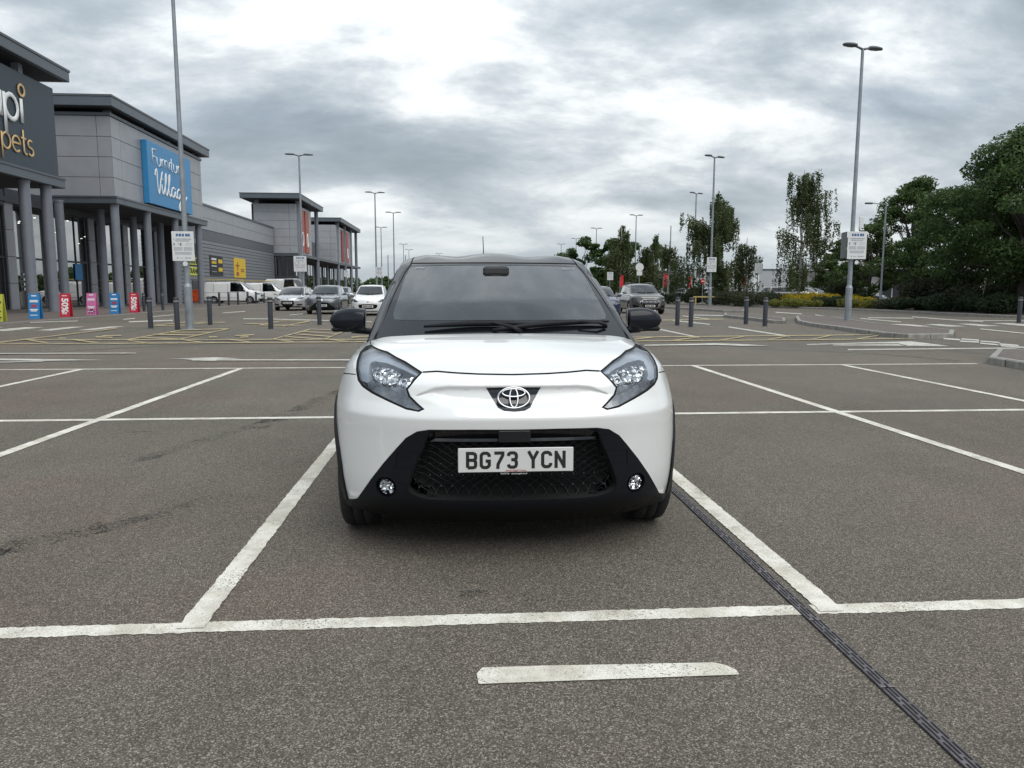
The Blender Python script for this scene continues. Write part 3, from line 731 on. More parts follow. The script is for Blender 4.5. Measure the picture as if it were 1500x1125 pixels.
        fo = fb.build('fog_light', MATS['facet_chrome'], root, recalc=False); fo.location = c; fo.rotation_euler = dv.to_track_quat('Z', 'Y').to_euler()
        gl_ = MB(); gl_.lathe([(.036, .006), (.026, .011), (.001, .014)], (0, 0, 0), 24, 'z'); gl_.build('lens', MATS['lens_clear'], fo)
    # plate
    pl = plate_obj('BG73 YCN', root, (.004, -.022, .517), tilt=-.03)
    mp = MB(); mp.box((0, .012, -.008), (.50, .028, .108), bev=.004); mp.build('plate_holder', MATS['black_plastic'], pl)
    text_obj('Steven Eagell Toyota', .011, 'dealer_line', mat('red_print', (.55, .03, .03), .5), pl, face_mtx((0, -.0046, -.047), (1, 0, 0), (0, 0, 1)), .0006)
    text_obj('TOYOTA   steveneagell.co.uk', .010, 'dealer_line', mat('white_print', (.75, .75, .75), .5), pl, face_mtx((-.01, -.0046, -.0615), (1, 0, 0), (0, 0, 1)), .0006)
    # greenhouse
    tf = []
    def T(r, v, p, **k): tf.append(dict(r=r, v=v, p=p, **k))
    seamL = D['seam']+[(-.715, 1.02), (-.73, .93)]
    gs = D['glass_side']+[(-.70, 1.04), (-.715, .93)]
    gp_ = [(0, 1.4522), (-.1225, 1.4520), (-.3968, 1.4508)]+gs
    glass = gp_+[(-x, z) for x, z in gp_[::-1][:-1]]
    seam = [(0, 1.4585), (-.40, 1.4570), (-.5661, 1.4560)]+seamL[2:]
    seam = seam+[(-x, z) for x, z in seam[::-1][:-1]]
    clr = [(min(x, 0), z) for x, z in D['clear']]; clr = [(0, clr[0][1])]+clr[1:-1]+[(0, clr[-1][1])]; clr = clr+[(-x, z) for x, z in clr[::-1][1:-1]]
    for v in ('left', 'right'):
        T('sglass', v, [(1.30, 1.04), (1.62, 1.25), (1.90, 1.405), (2.20, 1.445), (2.20, 1.05)], hs=.8)
        T('rglass', v, [(2.26, 1.05), (2.26, 1.445), (2.75, 1.42), (3.02, 1.20), (2.98, 1.08)], hs=.8)
    T('bglass', 'back', [(-.50, 1.06), (-.46, 1.36), (.46, 1.36), (.50, 1.06)])
    T('seam', 'front', seam, hs=.7); T('frit', 'front', glass, hs=.7); T('clear', 'front', clr, hs=.7)
    rl = [(.565, 1.83), (.545, 2.6), (.49, 3.25)]
    for sg in (-1, 1): T('rseam', 'top', band([(sg*a, b) for a, b in rl], .010), hs=.7)
    keep2 = lambda C: C[:, 2] > .94
    st = shell(top, tf, 'roof', keep2, .026)
    BP = MATS['black_paint']
    ro = panel(st, ['roof'], 'roof', BP, root); panel(st, ['seam', 'rseam'], 'roof_seam', MATS['gap'], ro, off=-.006)
    wsn = panel(st, ['frit'], 'windscreen_border', MATS['frit'], root, off=-.001); panel(st, ['clear'], 'windscreen', MATS['windscreen'], root, off=-.001, wall=False)
    for s in (-1, 1):
        sel = lambda C, s=s: C[:, 0]*s > 0
        panel(st, ['sglass'], 'side_window', MATS['side_glass'], root, select=sel, off=-.002, wall=False); panel(st, ['rglass'], 'side_window', MATS['privacy_glass'], root, select=sel, off=-.002, wall=False)
    panel(st, ['bglass'], 'rear_window', MATS['privacy_glass'], root, off=-.002, wall=False)
    # cowl between bonnet and screen
    cw = MB(); cw.box((0, .99, .985), (1.30, .16, .05), bev=.01); cw.box((0, 1.02, 1.012), (1.34, .10, .03), bev=.01); cw.build('cowl_panel', MATS['black_plastic'], root)
    interior(root, P, .95, 3.35, .66, 1.03, 1.30, wheel_side=-1)
    # mirror-mounted camera box, stickers
    def wsp(x, z, o):
        h_, _ = top.proj('front', [(x, z)]); n_ = top.normal(h_)[0]; return Vector(h_[0]+n_*o), Vector(n_)
    c, n_ = wsp(0, 1.385, -.05)
    cbx = MB(); cbx.box((0, c.y+.03, 1.39), (.17, .10, .075), bev=.015); cbx.box((0, c.y+.13, 1.36), (.24, .03, .065), bev=.02); cbx.build('camera_housing', MATS['interior'], root)
    tri = MB(); c, n_ = wsp(0, 1.385, -.012)
    rt = Vector((1, 0, 0)); up = n_.cross(rt)*-1; up = up if up.z > 0 else -up
    tri.add([c-rt*.034-up*.02, c+rt*.034-up*.02, c+rt*.012+up*.03, c-rt*.012+up*.03], [(0, 1, 2, 3)]); tri.build('camera_window', mat('dim_grey', (.25, .27, .28), .4), root)
    for (x, z, w_, h2) in ((-.50, 1.418, .055, .022), (.49, 1.412, .075, .02)):
        c, n_ = wsp(x, z, .002); up = Vector((0, 0, 1))-n_*n_.z; up.normalize(); rt = up.cross(n_)
        s_ = MB()
        for (a, b2, ww, hh) in ((0, h2/2, w_, .004), (0, -h2/2, w_, .004), (-w_/2, 0, .004, h2), (w_/2, 0, .004, h2)):
            q = c+rt*a+up*b2; s_.add([q-rt*ww/2-up*hh/2, q+rt*ww/2-up*hh/2, q+rt*ww/2+up*hh/2, q-rt*ww/2+up*hh/2], [(0, 1, 2, 3)])
        if x < 0:
            for a in (-.018, 0, .018): q = c+rt*a; s_.add([q-rt*.005-up*.006, q+rt*.005-up*.006, q+rt*.005+up*.006, q-rt*.005+up*.006], [(0, 1, 2, 3)])
        s_.build('windscreen_sticker', mat('sticker_grey', (.30, .33, .36), .5), root)
    # wipers: arm and blade lying near the bottom of the screen
    def wiper(pv, pm, tip, nm='wiper'):
        w = empty(nm, (0, 0, 0), parent=root)
        a = MB(); A, _ = wsp(*pv, .012); Bm, _ = wsp(*pm, .028); 
        a.tube([A, A.lerp(Bm, .3)+Vector((0, -.012, .012)), Bm], [.013, .012, .007], 8, flat=((0, -1, 1), .8)); a.build('arm', MATS['black_plastic'], w)
        L = []
        for k in range(13):
            t = k/12; x = tip[0][0]+(tip[1][0]-tip[0][0])*t; z = tip[0][1]+(tip[1][1]-tip[0][1])*t+.012*math.sin(PI*t)
            q, n_ = wsp(x, z, .018); L.append(q)
        b = MB(); b.tube(L, [.007+.010*math.sin(PI*k/12) for k in range(13)], 6); b.build('blade', MATS['black_plastic'], w)
    wiper((.10, 1.035), (-.06, 1.068), ((-.44, 1.055), (.20, 1.066)))
    wiper((.60, 1.062), (.44, 1.070), ((-.06, 1.04), (.62, 1.078)))
    a = MB(); a.box((.56, 1.10, 1.10), (.30, .03, .03), bev=.012) ; 
    # door mirrors
    for s in (-1, 1):
        mr = empty('door_mirror', (s*.93, 1.42, 1.09), parent=root)
        hb = MB(); vs = []; nU, nV = 22, 14
        def sec(u):     # u 0 inner .. 1 outer : half height, half depth, z shift
            hh = .074*(1-(max(0, u-.35)/.65)**2.6)**.5 if u > .35 else .074
            return max(hh, .002)*(.93+.1*min(u/.3, 1)), .085*(1-.45*u**2), -.004*u
        for i in range(nU+1):
            u = (i/nU); hh, dd, dz = sec(u)
            for j in range(nV):
                t = 2*PI*j/nV; c_, s_ = math.cos(t), math.sin(t)
                sy = abs(c_)**.7*(1 if c_ > 0 else -1); sz = abs(s_)**.75*(1 if s_ > 0 else -1)
                vs.append((s*(-.108+.216*u), -dd*sy*(1.0 if c_ > 0 else .35), hh*sz+dz))
        fs = [(i*nV+j, i*nV+(j+1) % nV, (i+1)*nV+(j+1) % nV, (i+1)*nV+j) for i in range(nU) for j in range(nV)]
        fs += [tuple(range(nV)), tuple(range(nU*nV, (nU+1)*nV))]
        hb.add(vs, fs, True); ho = hb.build('mirror_housing', MATS['black_paint'], mr)
        lb = MB(); lb.box((s*.0, -.004, -.058), (.20, .11, .03), bev=.014); lb.tube([(s*-.02, .0, -.062), (s*-.12, .0, -.072), (s*-.22, .02, -.085)], [.022, .020, .02], 8); lb.build('mirror_base', MATS['black_plastic'], mr)
        gm = MB(); gm.box((0, .031, 0), (.18, .004, .115), bev=.002); gm.build('mirror_glass', MATS['chrome'], mr)
    # wheels, underside, antenna
    for (y, z, r) in P['wheels']:
        for s in (-1, 1): make_wheel(root, (s*.775, y, r), r, .18, s, MATS['alloy_dark'], 5)
    ub = MB(); ub.box2((-.62, .45, .20), (.62, 3.55, .24)); ub.box2((-.66, 1.2, .2), (.66, 2.75, .40))
    for s in (-1, 1):
        for y in (P['wheels'][0][0], P['wheels'][1][0]): ub.box((s*.60, y, .50), (.06, .78, .56)); ub.box((s*.72, y, .715), (.25, .6, .03))
    ub.build('underbody', MATS['underside'], root)
    an = MB(); an.cyl((-.03, 3.02, 1.49), (-.03, 3.05, 1.53), .016, .01, 10); an.cyl((-.03, 3.05, 1.52), (-.035, 3.13, 1.72), .0042, .003, 8); an.build('antenna', MATS['black_plastic'], root)
    # tail lamps and rear plate
    for s in (-1, 1):
        tl = MB(); tl.box((s*.68, 3.50, .85), (.20, .14, .26), bev=.03); tl.build('tail_light', MATS['red_lens'], root)
    return root
hero = make_hero()
WHITE_MARKS = [[(-14.385, 24.921), (-13.875, 24.032), (-13.692, 24.023), (-13.78, 26.32), (-14.403, 26.348)], [(-12.961, 24.336), (-12.443, 24.156), (-12.607, 26.639), (-13.015, 26.47)], [(-11.735, 24.278), (-11.34, 24.259), (-11.337, 26.725), (-11.778, 26.602)], [(-15.147, 24.168), (-14.667, 24.032), (-15.037, 26.285), (-15.615, 26.311)], [(-5.328, 14.152), (-4.907, 14.306), (-4.509, 14.452), (-3.989, 14.157), (-4.387, 14.057), (-4.85, 14.138)], [(-4.982, 14.065), (-4.387, 14.057), (-4.272, 13.683), (-4.476, 13.695)], [(-9.126, 14.493), (-8.335, 14.365), (-7.544, 14.225), (-6.293, 13.968), (-7.353, 13.861), (-8.138, 14.022), (-8.919, 14.158)], [(-8.592, 13.634), (-7.242, 13.804), (-7.265, 13.692), (-8.468, 13.435)], [(4.294, 17.106), (6.133, 17.491), (6.603, 17.199), (7.067, 16.704), (6.396, 16.657), (5.953, 16.974), (4.222, 16.816)], [(8.232, 17.267), (9.782, 17.715), (10.919, 17.994), (11.334, 18.121), (11.238, 16.52), (10.341, 16.653), (10.558, 17.393), (9.62, 17.42), (8.13, 17.051)], [(8.761, 17.061), (10.373, 17.086), (10.262, 16.657), (8.643, 16.83)], [(16.059, 27.237), (16.77, 27.096), (16.647, 25.434), (15.917, 25.467)], [(17.391, 27.069), (17.962, 27.045), (17.866, 25.38), (17.119, 25.316)], [(18.861, 27.343), (19.439, 27.319), (19.231, 25.518), (18.472, 25.452)], [(20.506, 27.736), (21.203, 27.707), (20.97, 25.642), (20.07, 25.481)], [(14.693, 26.965), (15.221, 27.162), (15.229, 26.62), (14.667, 26.538)], [(-4.802, 13.994), (-1.367, 13.796), (-1.345, 13.572), (-4.725, 13.767)], [(-9.803, 15.579), (-6.401, 15.5), (-6.334, 15.337), (-9.701, 15.417)], [(-1.366, 13.783), (2.976, 14.149), (2.926, 13.907), (-1.344, 13.559)], [(8.424, 15.74), (12.625, 15.974), (12.419, 15.711), (8.291, 15.489)], [(12.625, 15.974), (14.34, 16.083), (14.103, 15.814), (12.419, 15.711)], [(12.937, 19.266), (13.083, 18.813), (12.73, 18.302), (12.581, 18.731)], [(12.696, 18.253), (12.959, 17.911), (12.625, 17.446), (12.363, 17.771)], [(13.284, 19.051), (13.402, 18.529), (13.08, 18.08), (12.957, 18.578)], [(12.675, 17.467), (12.734, 16.937), (12.422, 16.52), (12.357, 17.024)], [(13.168, 18.152), (13.265, 17.603), (12.961, 17.196), (12.858, 17.721)], [(12.532, 16.578), (12.671, 16.032), (12.376, 15.656), (12.232, 16.177)], [(13.028, 17.285), (13.108, 16.763), (12.821, 16.393), (12.734, 16.893)], [(18.357, 42.637), (18.504, 39.547), (17.99, 38.446), (17.81, 41.364)], [(18.681, 38.424), (17.164, 32.875), (16.765, 32.107), (18.176, 37.383)], [(19.081, 33.968), (20.808, 33.231), (20.315, 32.441), (18.621, 33.146)], [(18.243, 33.16), (17.816, 29.26), (17.444, 28.645), (17.814, 32.376)], [(21.802, 34.935), (21.311, 31.184), (20.835, 30.484), (21.26, 34.063)], [(21.311, 31.184), (21.362, 29.377), (20.91, 28.752), (20.835, 30.484)], [(17.259, 23.837), (16.669, 20.609), (16.369, 20.235), (16.903, 23.342)], [(21.257, 30.398), (24.107, 29.87), (23.689, 29.349), (20.884, 29.862)], [(-16.417, 30.397), (-15.298, 31.759), (-14.977, 31.09), (-16.089, 29.786)], [(-14.177, 33.267), (-14.153, 34.417), (-13.831, 33.629), (-13.865, 32.531)], [(-14.155, 36.172), (-14.173, 39.651), (-13.874, 38.81), (-13.883, 35.472)], [(-12.936, 30.881), (-11.773, 32.31), (-11.374, 31.207), (-12.517, 29.875)], [(-12.687, 42.153), (-12.286, 44.981), (-11.955, 43.765), (-12.367, 41.086)], [(-9.281, 33.613), (-8.17, 33.343), (-7.988, 32.594), (-9.073, 32.854)], [(-8.578, 33.587), (-5.941, 31.944), (-5.813, 31.253), (-8.386, 32.828)], [(-5.941, 31.944), (-3.354, 30.115), (-3.286, 29.496), (-5.813, 31.253)], [(-8.278, 38.129), (-8.031, 40.224), (-7.857, 39.35), (-8.109, 37.343)], [(6.62, 25.034), (6.552, 20.113), (6.404, 19.656), (6.436, 24.335)], [(9.458, 25.852), (9.225, 20.403), (9.012, 19.929), (9.185, 25.102)], [(9.047, 31.366), (9.42, 27.687), (9.201, 27.04), (8.811, 30.542)], [(11.874, 38.102), (13.283, 37.034), (12.94, 36.073), (11.559, 37.09)], [(14.983, 39.199), (15.257, 37.579), (14.778, 36.395), (14.494, 37.915)], [(-17.655, 51.83), (-17.559, 55.752), (-17.041, 54.104), (-17.171, 50.404)], [(11.069, 36.615), (10.99, 32.323), (10.742, 31.589), (10.787, 35.679)]]
YELLOW_MARKS = [[(-11.48, 18.275), (-7.517, 18.285), (-7.425, 18.059), (-11.341, 18.052)], [(-7.522, 18.297), (-2.078, 18.567), (-2.049, 18.305), (-7.421, 18.047)], [(-10.874, 19.798), (-8.053, 19.6), (-7.957, 19.366), (-10.746, 19.562)], [(-8.053, 19.6), (-2.17, 19.4), (-2.144, 19.165), (-7.957, 19.366)], [(-10.832, 18.722), (-10.877, 19.954), (-10.69, 19.609), (-10.658, 18.419)], [(-10.855, 19.914), (-10.961, 25.179), (-10.778, 24.754), (-10.711, 19.648)], [(-10.957, 17.436), (-10.825, 18.711), (-10.665, 18.43), (-10.806, 17.192)], [(-10.896, 19.838), (-9.586, 18.418), (-9.445, 18.145), (-10.724, 19.523)], [(-9.624, 19.605), (-8.394, 18.343), (-8.281, 18.093), (-9.486, 19.321)], [(-9.565, 19.653), (-9.13, 19.253), (-8.955, 18.881), (-9.379, 19.266)], [(-8.285, 19.561), (-8.605, 24.19), (-8.424, 23.679), (-8.145, 19.226)], [(-7.074, 19.758), (-7.354, 24.949), (-7.195, 24.404), (-6.953, 19.415)], [(-4.698, 19.649), (-4.698, 24.637), (-4.589, 24.061), (-4.611, 19.281)], [(-3.399, 19.582), (-3.457, 23.968), (-3.379, 23.42), (-3.336, 19.215)], [(-8.569, 24.09), (-7.323, 24.842), (-7.201, 24.424), (-8.431, 23.698)], [(-4.663, 24.449), (-3.438, 23.829), (-3.387, 23.478), (-4.593, 24.081)], [(-8.322, 20.476), (-7.065, 19.732), (-6.962, 19.441), (-8.197, 20.165)], [(-8.5, 21.837), (-7.11, 21.297), (-6.998, 20.959), (-8.363, 21.483)], [(-8.56, 23.006), (-7.221, 22.941), (-7.11, 22.584), (-8.428, 22.649)], [(-8.28, 19.548), (-7.334, 18.411), (-7.226, 18.136), (-8.15, 19.239)], [(-7.069, 19.745), (-6.123, 18.555), (-6.031, 18.274), (-6.957, 19.428)], [(-4.682, 20.724), (-3.401, 19.595), (-3.352, 19.305), (-4.61, 20.401)], [(-4.671, 21.958), (-3.437, 20.646), (-3.389, 20.353), (-4.602, 21.628)], [(-4.687, 23.183), (-3.451, 21.898), (-3.399, 21.568), (-4.613, 22.816)], [(-4.689, 19.609), (-3.957, 18.57), (-3.902, 18.31), (-4.62, 19.32)], [(-5.872, 19.591), (-5.022, 18.626), (-4.952, 18.365), (-5.786, 19.304)], [(-3.392, 19.542), (-2.657, 18.597), (-2.62, 18.335), (-3.343, 19.253)], [(-10.6, 27.28), (-9.728, 27.241), (-9.551, 26.742), (-10.408, 26.78)], [(-9.728, 27.241), (-9.463, 29.162), (-9.278, 28.59), (-9.551, 26.742)], [(-10.6, 27.28), (-10.429, 29.79), (-10.222, 29.194), (-10.408, 26.78)], [(-10.408, 29.729), (-8.862, 29.665), (-8.72, 29.189), (-10.242, 29.253)], [(-6.0, 26.585), (-5.896, 30.728), (-5.75, 29.963), (-5.872, 26.011)], [(-6.988, 27.324), (-7.091, 30.776), (-6.916, 30.011), (-6.835, 26.719)], [(-6.962, 27.221), (-5.5, 27.006), (-5.419, 26.608), (-6.86, 26.818)], [(-7.062, 30.646), (-5.879, 30.598), (-5.782, 30.088), (-6.945, 30.135)], [(-7.771, 28.471), (-6.647, 27.882), (-6.547, 27.458), (-7.652, 28.031)], [(4.223, 18.481), (10.01, 18.797), (9.861, 18.516), (4.163, 18.214)], [(4.56, 19.964), (11.199, 20.668), (11.017, 20.329), (4.49, 19.654)], [(10.003, 18.784), (12.044, 19.114), (11.878, 18.848), (9.868, 18.529)], [(11.191, 20.652), (12.279, 20.793), (12.095, 20.48), (11.025, 20.344)], [(5.375, 18.583), (6.551, 19.994), (6.44, 19.654), (5.29, 18.289)], [(6.614, 18.621), (7.807, 20.109), (7.673, 19.763), (6.51, 18.324)], [(7.87, 18.658), (9.225, 20.403), (9.065, 20.045), (7.745, 18.359)], [(9.079, 18.752), (10.487, 20.528), (10.303, 20.165), (8.933, 18.449)], [(10.311, 18.848), (11.919, 20.52), (11.708, 20.155), (10.144, 18.54)], [(4.317, 18.894), (5.207, 19.946), (5.119, 19.608), (4.249, 18.592)], [(7.945, 31.057), (11.619, 32.376), (11.304, 31.495), (7.739, 30.251)], [(-9.654, 20.931), (-9.075, 20.613), (-8.877, 20.159), (-9.44, 20.463)], [(-9.645, 21.302), (-9.184, 21.4), (-9.014, 21.001), (-9.467, 20.907)], [(-10.306, 20.341), (-10.159, 20.389), (-9.94, 19.946), (-10.084, 19.9)], [(-6.04, 21.076), (-5.672, 21.553), (-5.557, 21.112), (-5.92, 20.654)], [(-5.737, 20.444), (-5.584, 20.667), (-5.46, 20.204), (-5.611, 19.991)], [(-6.578, 20.544), (-6.381, 20.591), (-6.241, 20.133), (-6.434, 20.088)], [(-2.811, 20.324), (-2.646, 20.431), (-2.58, 19.918), (-2.742, 19.817)], [(-2.683, 20.727), (-2.335, 20.89), (-2.289, 20.471), (-2.631, 20.315)]]
ISLANDS = {'near_right': [(12.377, 25.821), (12.006, 22.574), (11.64, 20.036), (11.796, 19.016), (13.176, 19.225), (14.438, 21.019), (14.612, 23.039), (14.637, 25.233), (15.425, 28.728), (16.302, 31.746), (16.276, 33.728), (14.935, 32.561), (12.904, 27.938)], 'mid': [(12.304, 34.294), (12.23, 30.82), (11.985, 27.977), (12.307, 27.677), (13.522, 30.425), (14.052, 33.808), (14.148, 37.006), (13.532, 37.531)], 'far': [(14.12, 52.422), (14.472, 47.91), (15.084, 42.072), (15.984, 41.414), (17.804, 45.474), (18.756, 52.346), (17.77, 57.088), (15.839, 57.818)], 'corner': [(9.22, 12.475), (9.098, 11.47), (8.651, 9.424), (11.622, 12.711), (11.241, 13.849), (10.602, 14.115)]}
BED = [(22.556, 62.979), (21.87, 55.221), (23.87, 48.559), (24.987, 42.461), (25.514, 37.148), (25.314, 32.176), (24.896, 28.031)]
# ================================================================ ground and markings
def asphalt():
    m = bpy.data.materials.new('asphalt'); m.use_nodes = True; t = m.node_tree; b = t.nodes['Principled BSDF']
    tcn = t.nodes.new('ShaderNodeTexCoord'); v = tcn.outputs['Object']
    # stones of a few millimetres, grit, broad patches, streaks worn along the bays
    vo = t.nodes.new('ShaderNodeTexVoronoi'); vo.inputs['Scale'].default_value = 235; t.links.new(v, vo.inputs['Vector'])
    sepc = t.nodes.new('ShaderNodeSeparateColor'); t.links.new(vo.outputs['Color'], sepc.inputs[0])
    stone = ramp(t, sepc.outputs[0], [(0.0, (.048, .042, .035)), (.45, (.090, .079, .067)), (.8, (.145, .130, .112)), (1.0, (.30, .275, .24))])
    g = noise(t, v, 240, 2, .6); g2 = noise(t, v, 34, 5, .7)
    pat = noise(t, v, .22, 6, .62, .5); fine = noise(t, v, 1.3, 5, .6)
    mp = t.nodes.new('ShaderNodeMapping'); mp.inputs['Scale'].default_value = (1.6, .12, 1); t.links.new(v, mp.inputs[0])
    strk = noise(t, mp.outputs[0], 1.1, 5, .6, .3)
    tone = M_('ADD', M_('MULTIPLY', pat, .42, tree=t), M_('ADD', M_('MULTIPLY', fine, .22, tree=t), M_('ADD', M_('MULTIPLY', strk, .22, tree=t), M_('ADD', M_('MULTIPLY', g, .25, tree=t), M_('MULTIPLY', g2, .34, tree=t), tree=t), tree=t), tree=t), tree=t)
    k = t.nodes.new('ShaderNodeMapRange'); k.inputs[1].default_value = .42; k.inputs[2].default_value = 1.0; k.inputs[3].default_value = .50; k.inputs[4].default_value = 1.52; t.links.new(tone, k.inputs[0])
    mul = t.nodes.new('ShaderNodeVectorMath'); mul.operation = 'SCALE'; t.links.new(stone, mul.inputs[0]); t.links.new(k.outputs[0], mul.inputs['Scale'])
    # slightly reddish and greenish lots
    hue = ramp(t, noise(t, v, .55, 4, .5, w=4.4), [(.36, (1.08, .99, .94)), (.5, (1.02, 1.0, .965)), (.64, (.99, 1.01, .95))])
    m2 = t.nodes.new('ShaderNodeVectorMath'); m2.operation = 'MULTIPLY'; t.links.new(mul.outputs[0], m2.inputs[0]); t.links.new(hue, m2.inputs[1])
    t.links.new(m2.outputs[0], b.inputs['Base Color']); b.inputs['Roughness'].default_value = .88; b.inputs['Specular IOR Level'].default_value = .35
    bn = t.nodes.new('ShaderNodeBump'); bn.inputs['Strength'].default_value = .55; bn.inputs['Distance'].default_value = .004
    hh = M_('ADD', vo.outputs['Distance'], M_('MULTIPLY', g, .6, tree=t), tree=t)
    t.links.new(hh, bn.inputs['Height']); t.links.new(bn.outputs[0], b.inputs['Normal']); MATS['asphalt'] = m; return m
def road_paint(name, col, wear):
    """thermoplastic paint: the sheet is cut through by wear where grit shows"""
    m = bpy.data.materials.new(name); m.use_nodes = True; t = m.node_tree; b = t.nodes['Principled BSDF']
    v = t.nodes.new('ShaderNodeTexCoord').outputs['Object']
    tone = ramp(t, noise(t, v, 9, 6, .65), [(.3, tuple(c*.86 for c in col)), (.7, col)])
    gr = ramp(t, noise(t, v, 210, 3, .7, w=1.7), [(.34, (.66, .64, .60)), (.56, (1, 1, 1))]); dirt = ramp(t, noise(t, v, 5, 5, .7, w=8.7), [(.42, (.74, .72, .68)), (.58, (1, 1, 1))])
    q1 = t.nodes.new('ShaderNodeVectorMath'); q1.operation = 'MULTIPLY'; t.links.new(tone, q1.inputs[0]); t.links.new(gr, q1.inputs[1])
    q2 = t.nodes.new('ShaderNodeVectorMath'); q2.operation = 'MULTIPLY'; t.links.new(q1.outputs[0], q2.inputs[0]); t.links.new(dirt, q2.inputs[1])
    t.links.new(q2.outputs[0], b.inputs['Base Color']); b.inputs['Roughness'].default_value = .7
    n1 = noise(t, v, 130, 3, .7); n2 = noise(t, v, 2.5, 4, .6)
    s_ = M_('ADD', M_('MULTIPLY', n1, .7, tree=t), M_('MULTIPLY', n2, .3, tree=t), tree=t)
    a = ramp(t, s_, [(wear, (0, 0, 0)), (wear+.03, (1, 1, 1))])
    t.links.new(a, b.inputs['Alpha'])
    bn = t.nodes.new('ShaderNodeBump'); bn.inputs['Strength'].default_value = .3; bn.inputs['Distance'].default_value = .002
    t.links.new(n1, bn.inputs['Height']); t.links.new(bn.outputs[0], b.inputs['Normal']); return m
ASPH = asphalt(); WHITE = road_paint('white_paint', (.80, .78, .71), .39); YEL = road_paint('yellow_paint', (.60, .50, .27), .455)
WHITE2 = road_paint('worn_white_paint', (.66, .65, .61), .40)
b = MB(); xs = [-900, -60, 80, 900]; ys = [-30, 0, 200, 1500]
vs = [(x, y, 0) for y in ys for x in xs]; b.add(vs, [(j*4+i, j*4+i+1, (j+1)*4+i+1, (j+1)*4+i) for j in range(3) for i in range(3)])
tag(b.build('ground', ASPH, recalc=False), kind='structure')
def strip(b, p, q, w, z=.004, jit=.004, step=.03, rnd=None):
    """painted stripe with slightly uneven edges"""
    rnd = rnd or random; p = np.array(p, float); q = np.array(q, float); L = np.linalg.norm(q-p); d = (q-p)/L; nrm = np.array([-d[1], d[0]])
    n = max(2, int(L/step)); vs = []; a = bb = 0
    for i in range(n+1):
        a = a*.35+rnd.uniform(-jit, jit); bb = bb*.35+rnd.uniform(-jit, jit); c = p+d*L*i/n
        vs += [(*(c+nrm*(w/2+a)), z), (*(c-nrm*(w/2+bb)), z)]
    b.add(vs, [(2*i+1, 2*i+3, 2*i+2, 2*i) for i in range(n)])
gx, gy, bw, bl = -1.023, 2.811, 2.5, 4.8
b = MB()
strip(b, (-14, 2.836), (1.352, 2.806), .090, .0025, .0045, .014); strip(b, (1.420, 2.806), (12, 2.785), .090, .0025, .0045, .014)
strip(b, (-26, 7.545), (25, 7.62), .105, .004, .004, .06); strip(b, (-26, 12.44), (9.03, 12.486), .10, .004, .004, .08)
for x0, x1, y0 in ((-1.018, -1.018, 2.80), (1.487, 1.50, 2.78), (-3.55, -3.50, 2.80), (3.985, 3.972, 2.78), (-6.0, -5.99, 2.80), (6.52, 6.57, 2.85), (-8.5, -8.45, 2.9), (-11, -11, 2.9)):
    strip(b, (x0, y0), (x1, 12.43 if x0 > -8 or x0 > 0 else 12.4), .101, .0050, .0032, .016)
tag(b.build('bay_lines', WHITE, recalc=False), kind='structure')
b = MB(); pl = [(.06, 2.318), (.055, 2.385), (.075, 2.424), (.3, 2.423), (.6, 2.412), (.87, 2.405), (.905, 2.385), (.93, 2.35), (.93, 2.318)]
b.add([(x, y, .004) for x, y in pl], [tuple(reversed(range(len(pl))))]); tag(b.build('lane_dash', WHITE, recalc=False), kind='structure')
def marks(name, data, m, z):
    return tag(flat_sheet(name, [], z, m) if not data else None, kind='structure')
def mark_sheet(name, data, m, z0):
    bb = MB()
    for i, p in enumerate(data):
        z = z0+(i % 9)*.0015
        ar = sum(p[k][0]*p[(k+1) % len(p)][1]-p[(k+1) % len(p)][0]*p[k][1] for k in range(len(p)))
        p2 = p if ar > 0 else p[::-1]
        bb.add([(x, y, z) for x, y in p2], [tuple(range(len(p2)))])
    return tag(bb.build(name, m, recalc=False), kind='structure')
mark_sheet('white_road_markings', WHITE_MARKS, WHITE2, .004); mark_sheet('yellow_hatching', YELLOW_MARKS, YEL, .019)
# darker patched lane surface and tar seams
SEAM = mat('tar_seam', (.035, .034, .032), .6, var=(12, .3))
# drain along the bay line
PAVE = mat('block_paving', (.115, .095, .082), .85, var=(14, .35), bump=(30, .4))
dr = empty('drainage_channel', (1.375, 0, 0), 0, 'dark iron slotted drain along the right of the white car\'s bay', 'drain')
b = MB(); b.add([(-.026, 1.2, .004), (.026, 1.2, .004), (.026, 9.5, .004), (-.026, 9.5, .004)], [(0, 1, 2, 3)]); b.build('channel', MATS['gap'], dr, recalc=False)
IRON = mat('cast_iron', (.125, .115, .125), .5, .5, var=(30, .35))
yy = 1.2; k = 0
while yy < 9.5:         # half-metre grates, each with three staggered rows of slots
    g = MB(); g.box((0, yy+.248, .004), (.047, .492, .009), bev=.002); 
    for j, x in enumerate((-.0135, 0, .0135)):
        y0 = yy+.018+.028*(j % 2)
        while y0 < yy+.44: g.box((x, y0+.042, .0088), (.0062, .082, .0012), mi=1); y0 += .098
    g.build('grate', [IRON, MATS['gap']], dr); yy += .50; k += 1
b = MB(); pl = [(1.336, 2.86), (1.362, 2.875), (1.39, 2.83), (1.405, 2.765), (1.380, 2.77), (1.355, 2.80)]; b.prism(pl, .0145, .017); b.build('paint_patch', mat('old_paint', (.62, .55, .46), .8), dr)
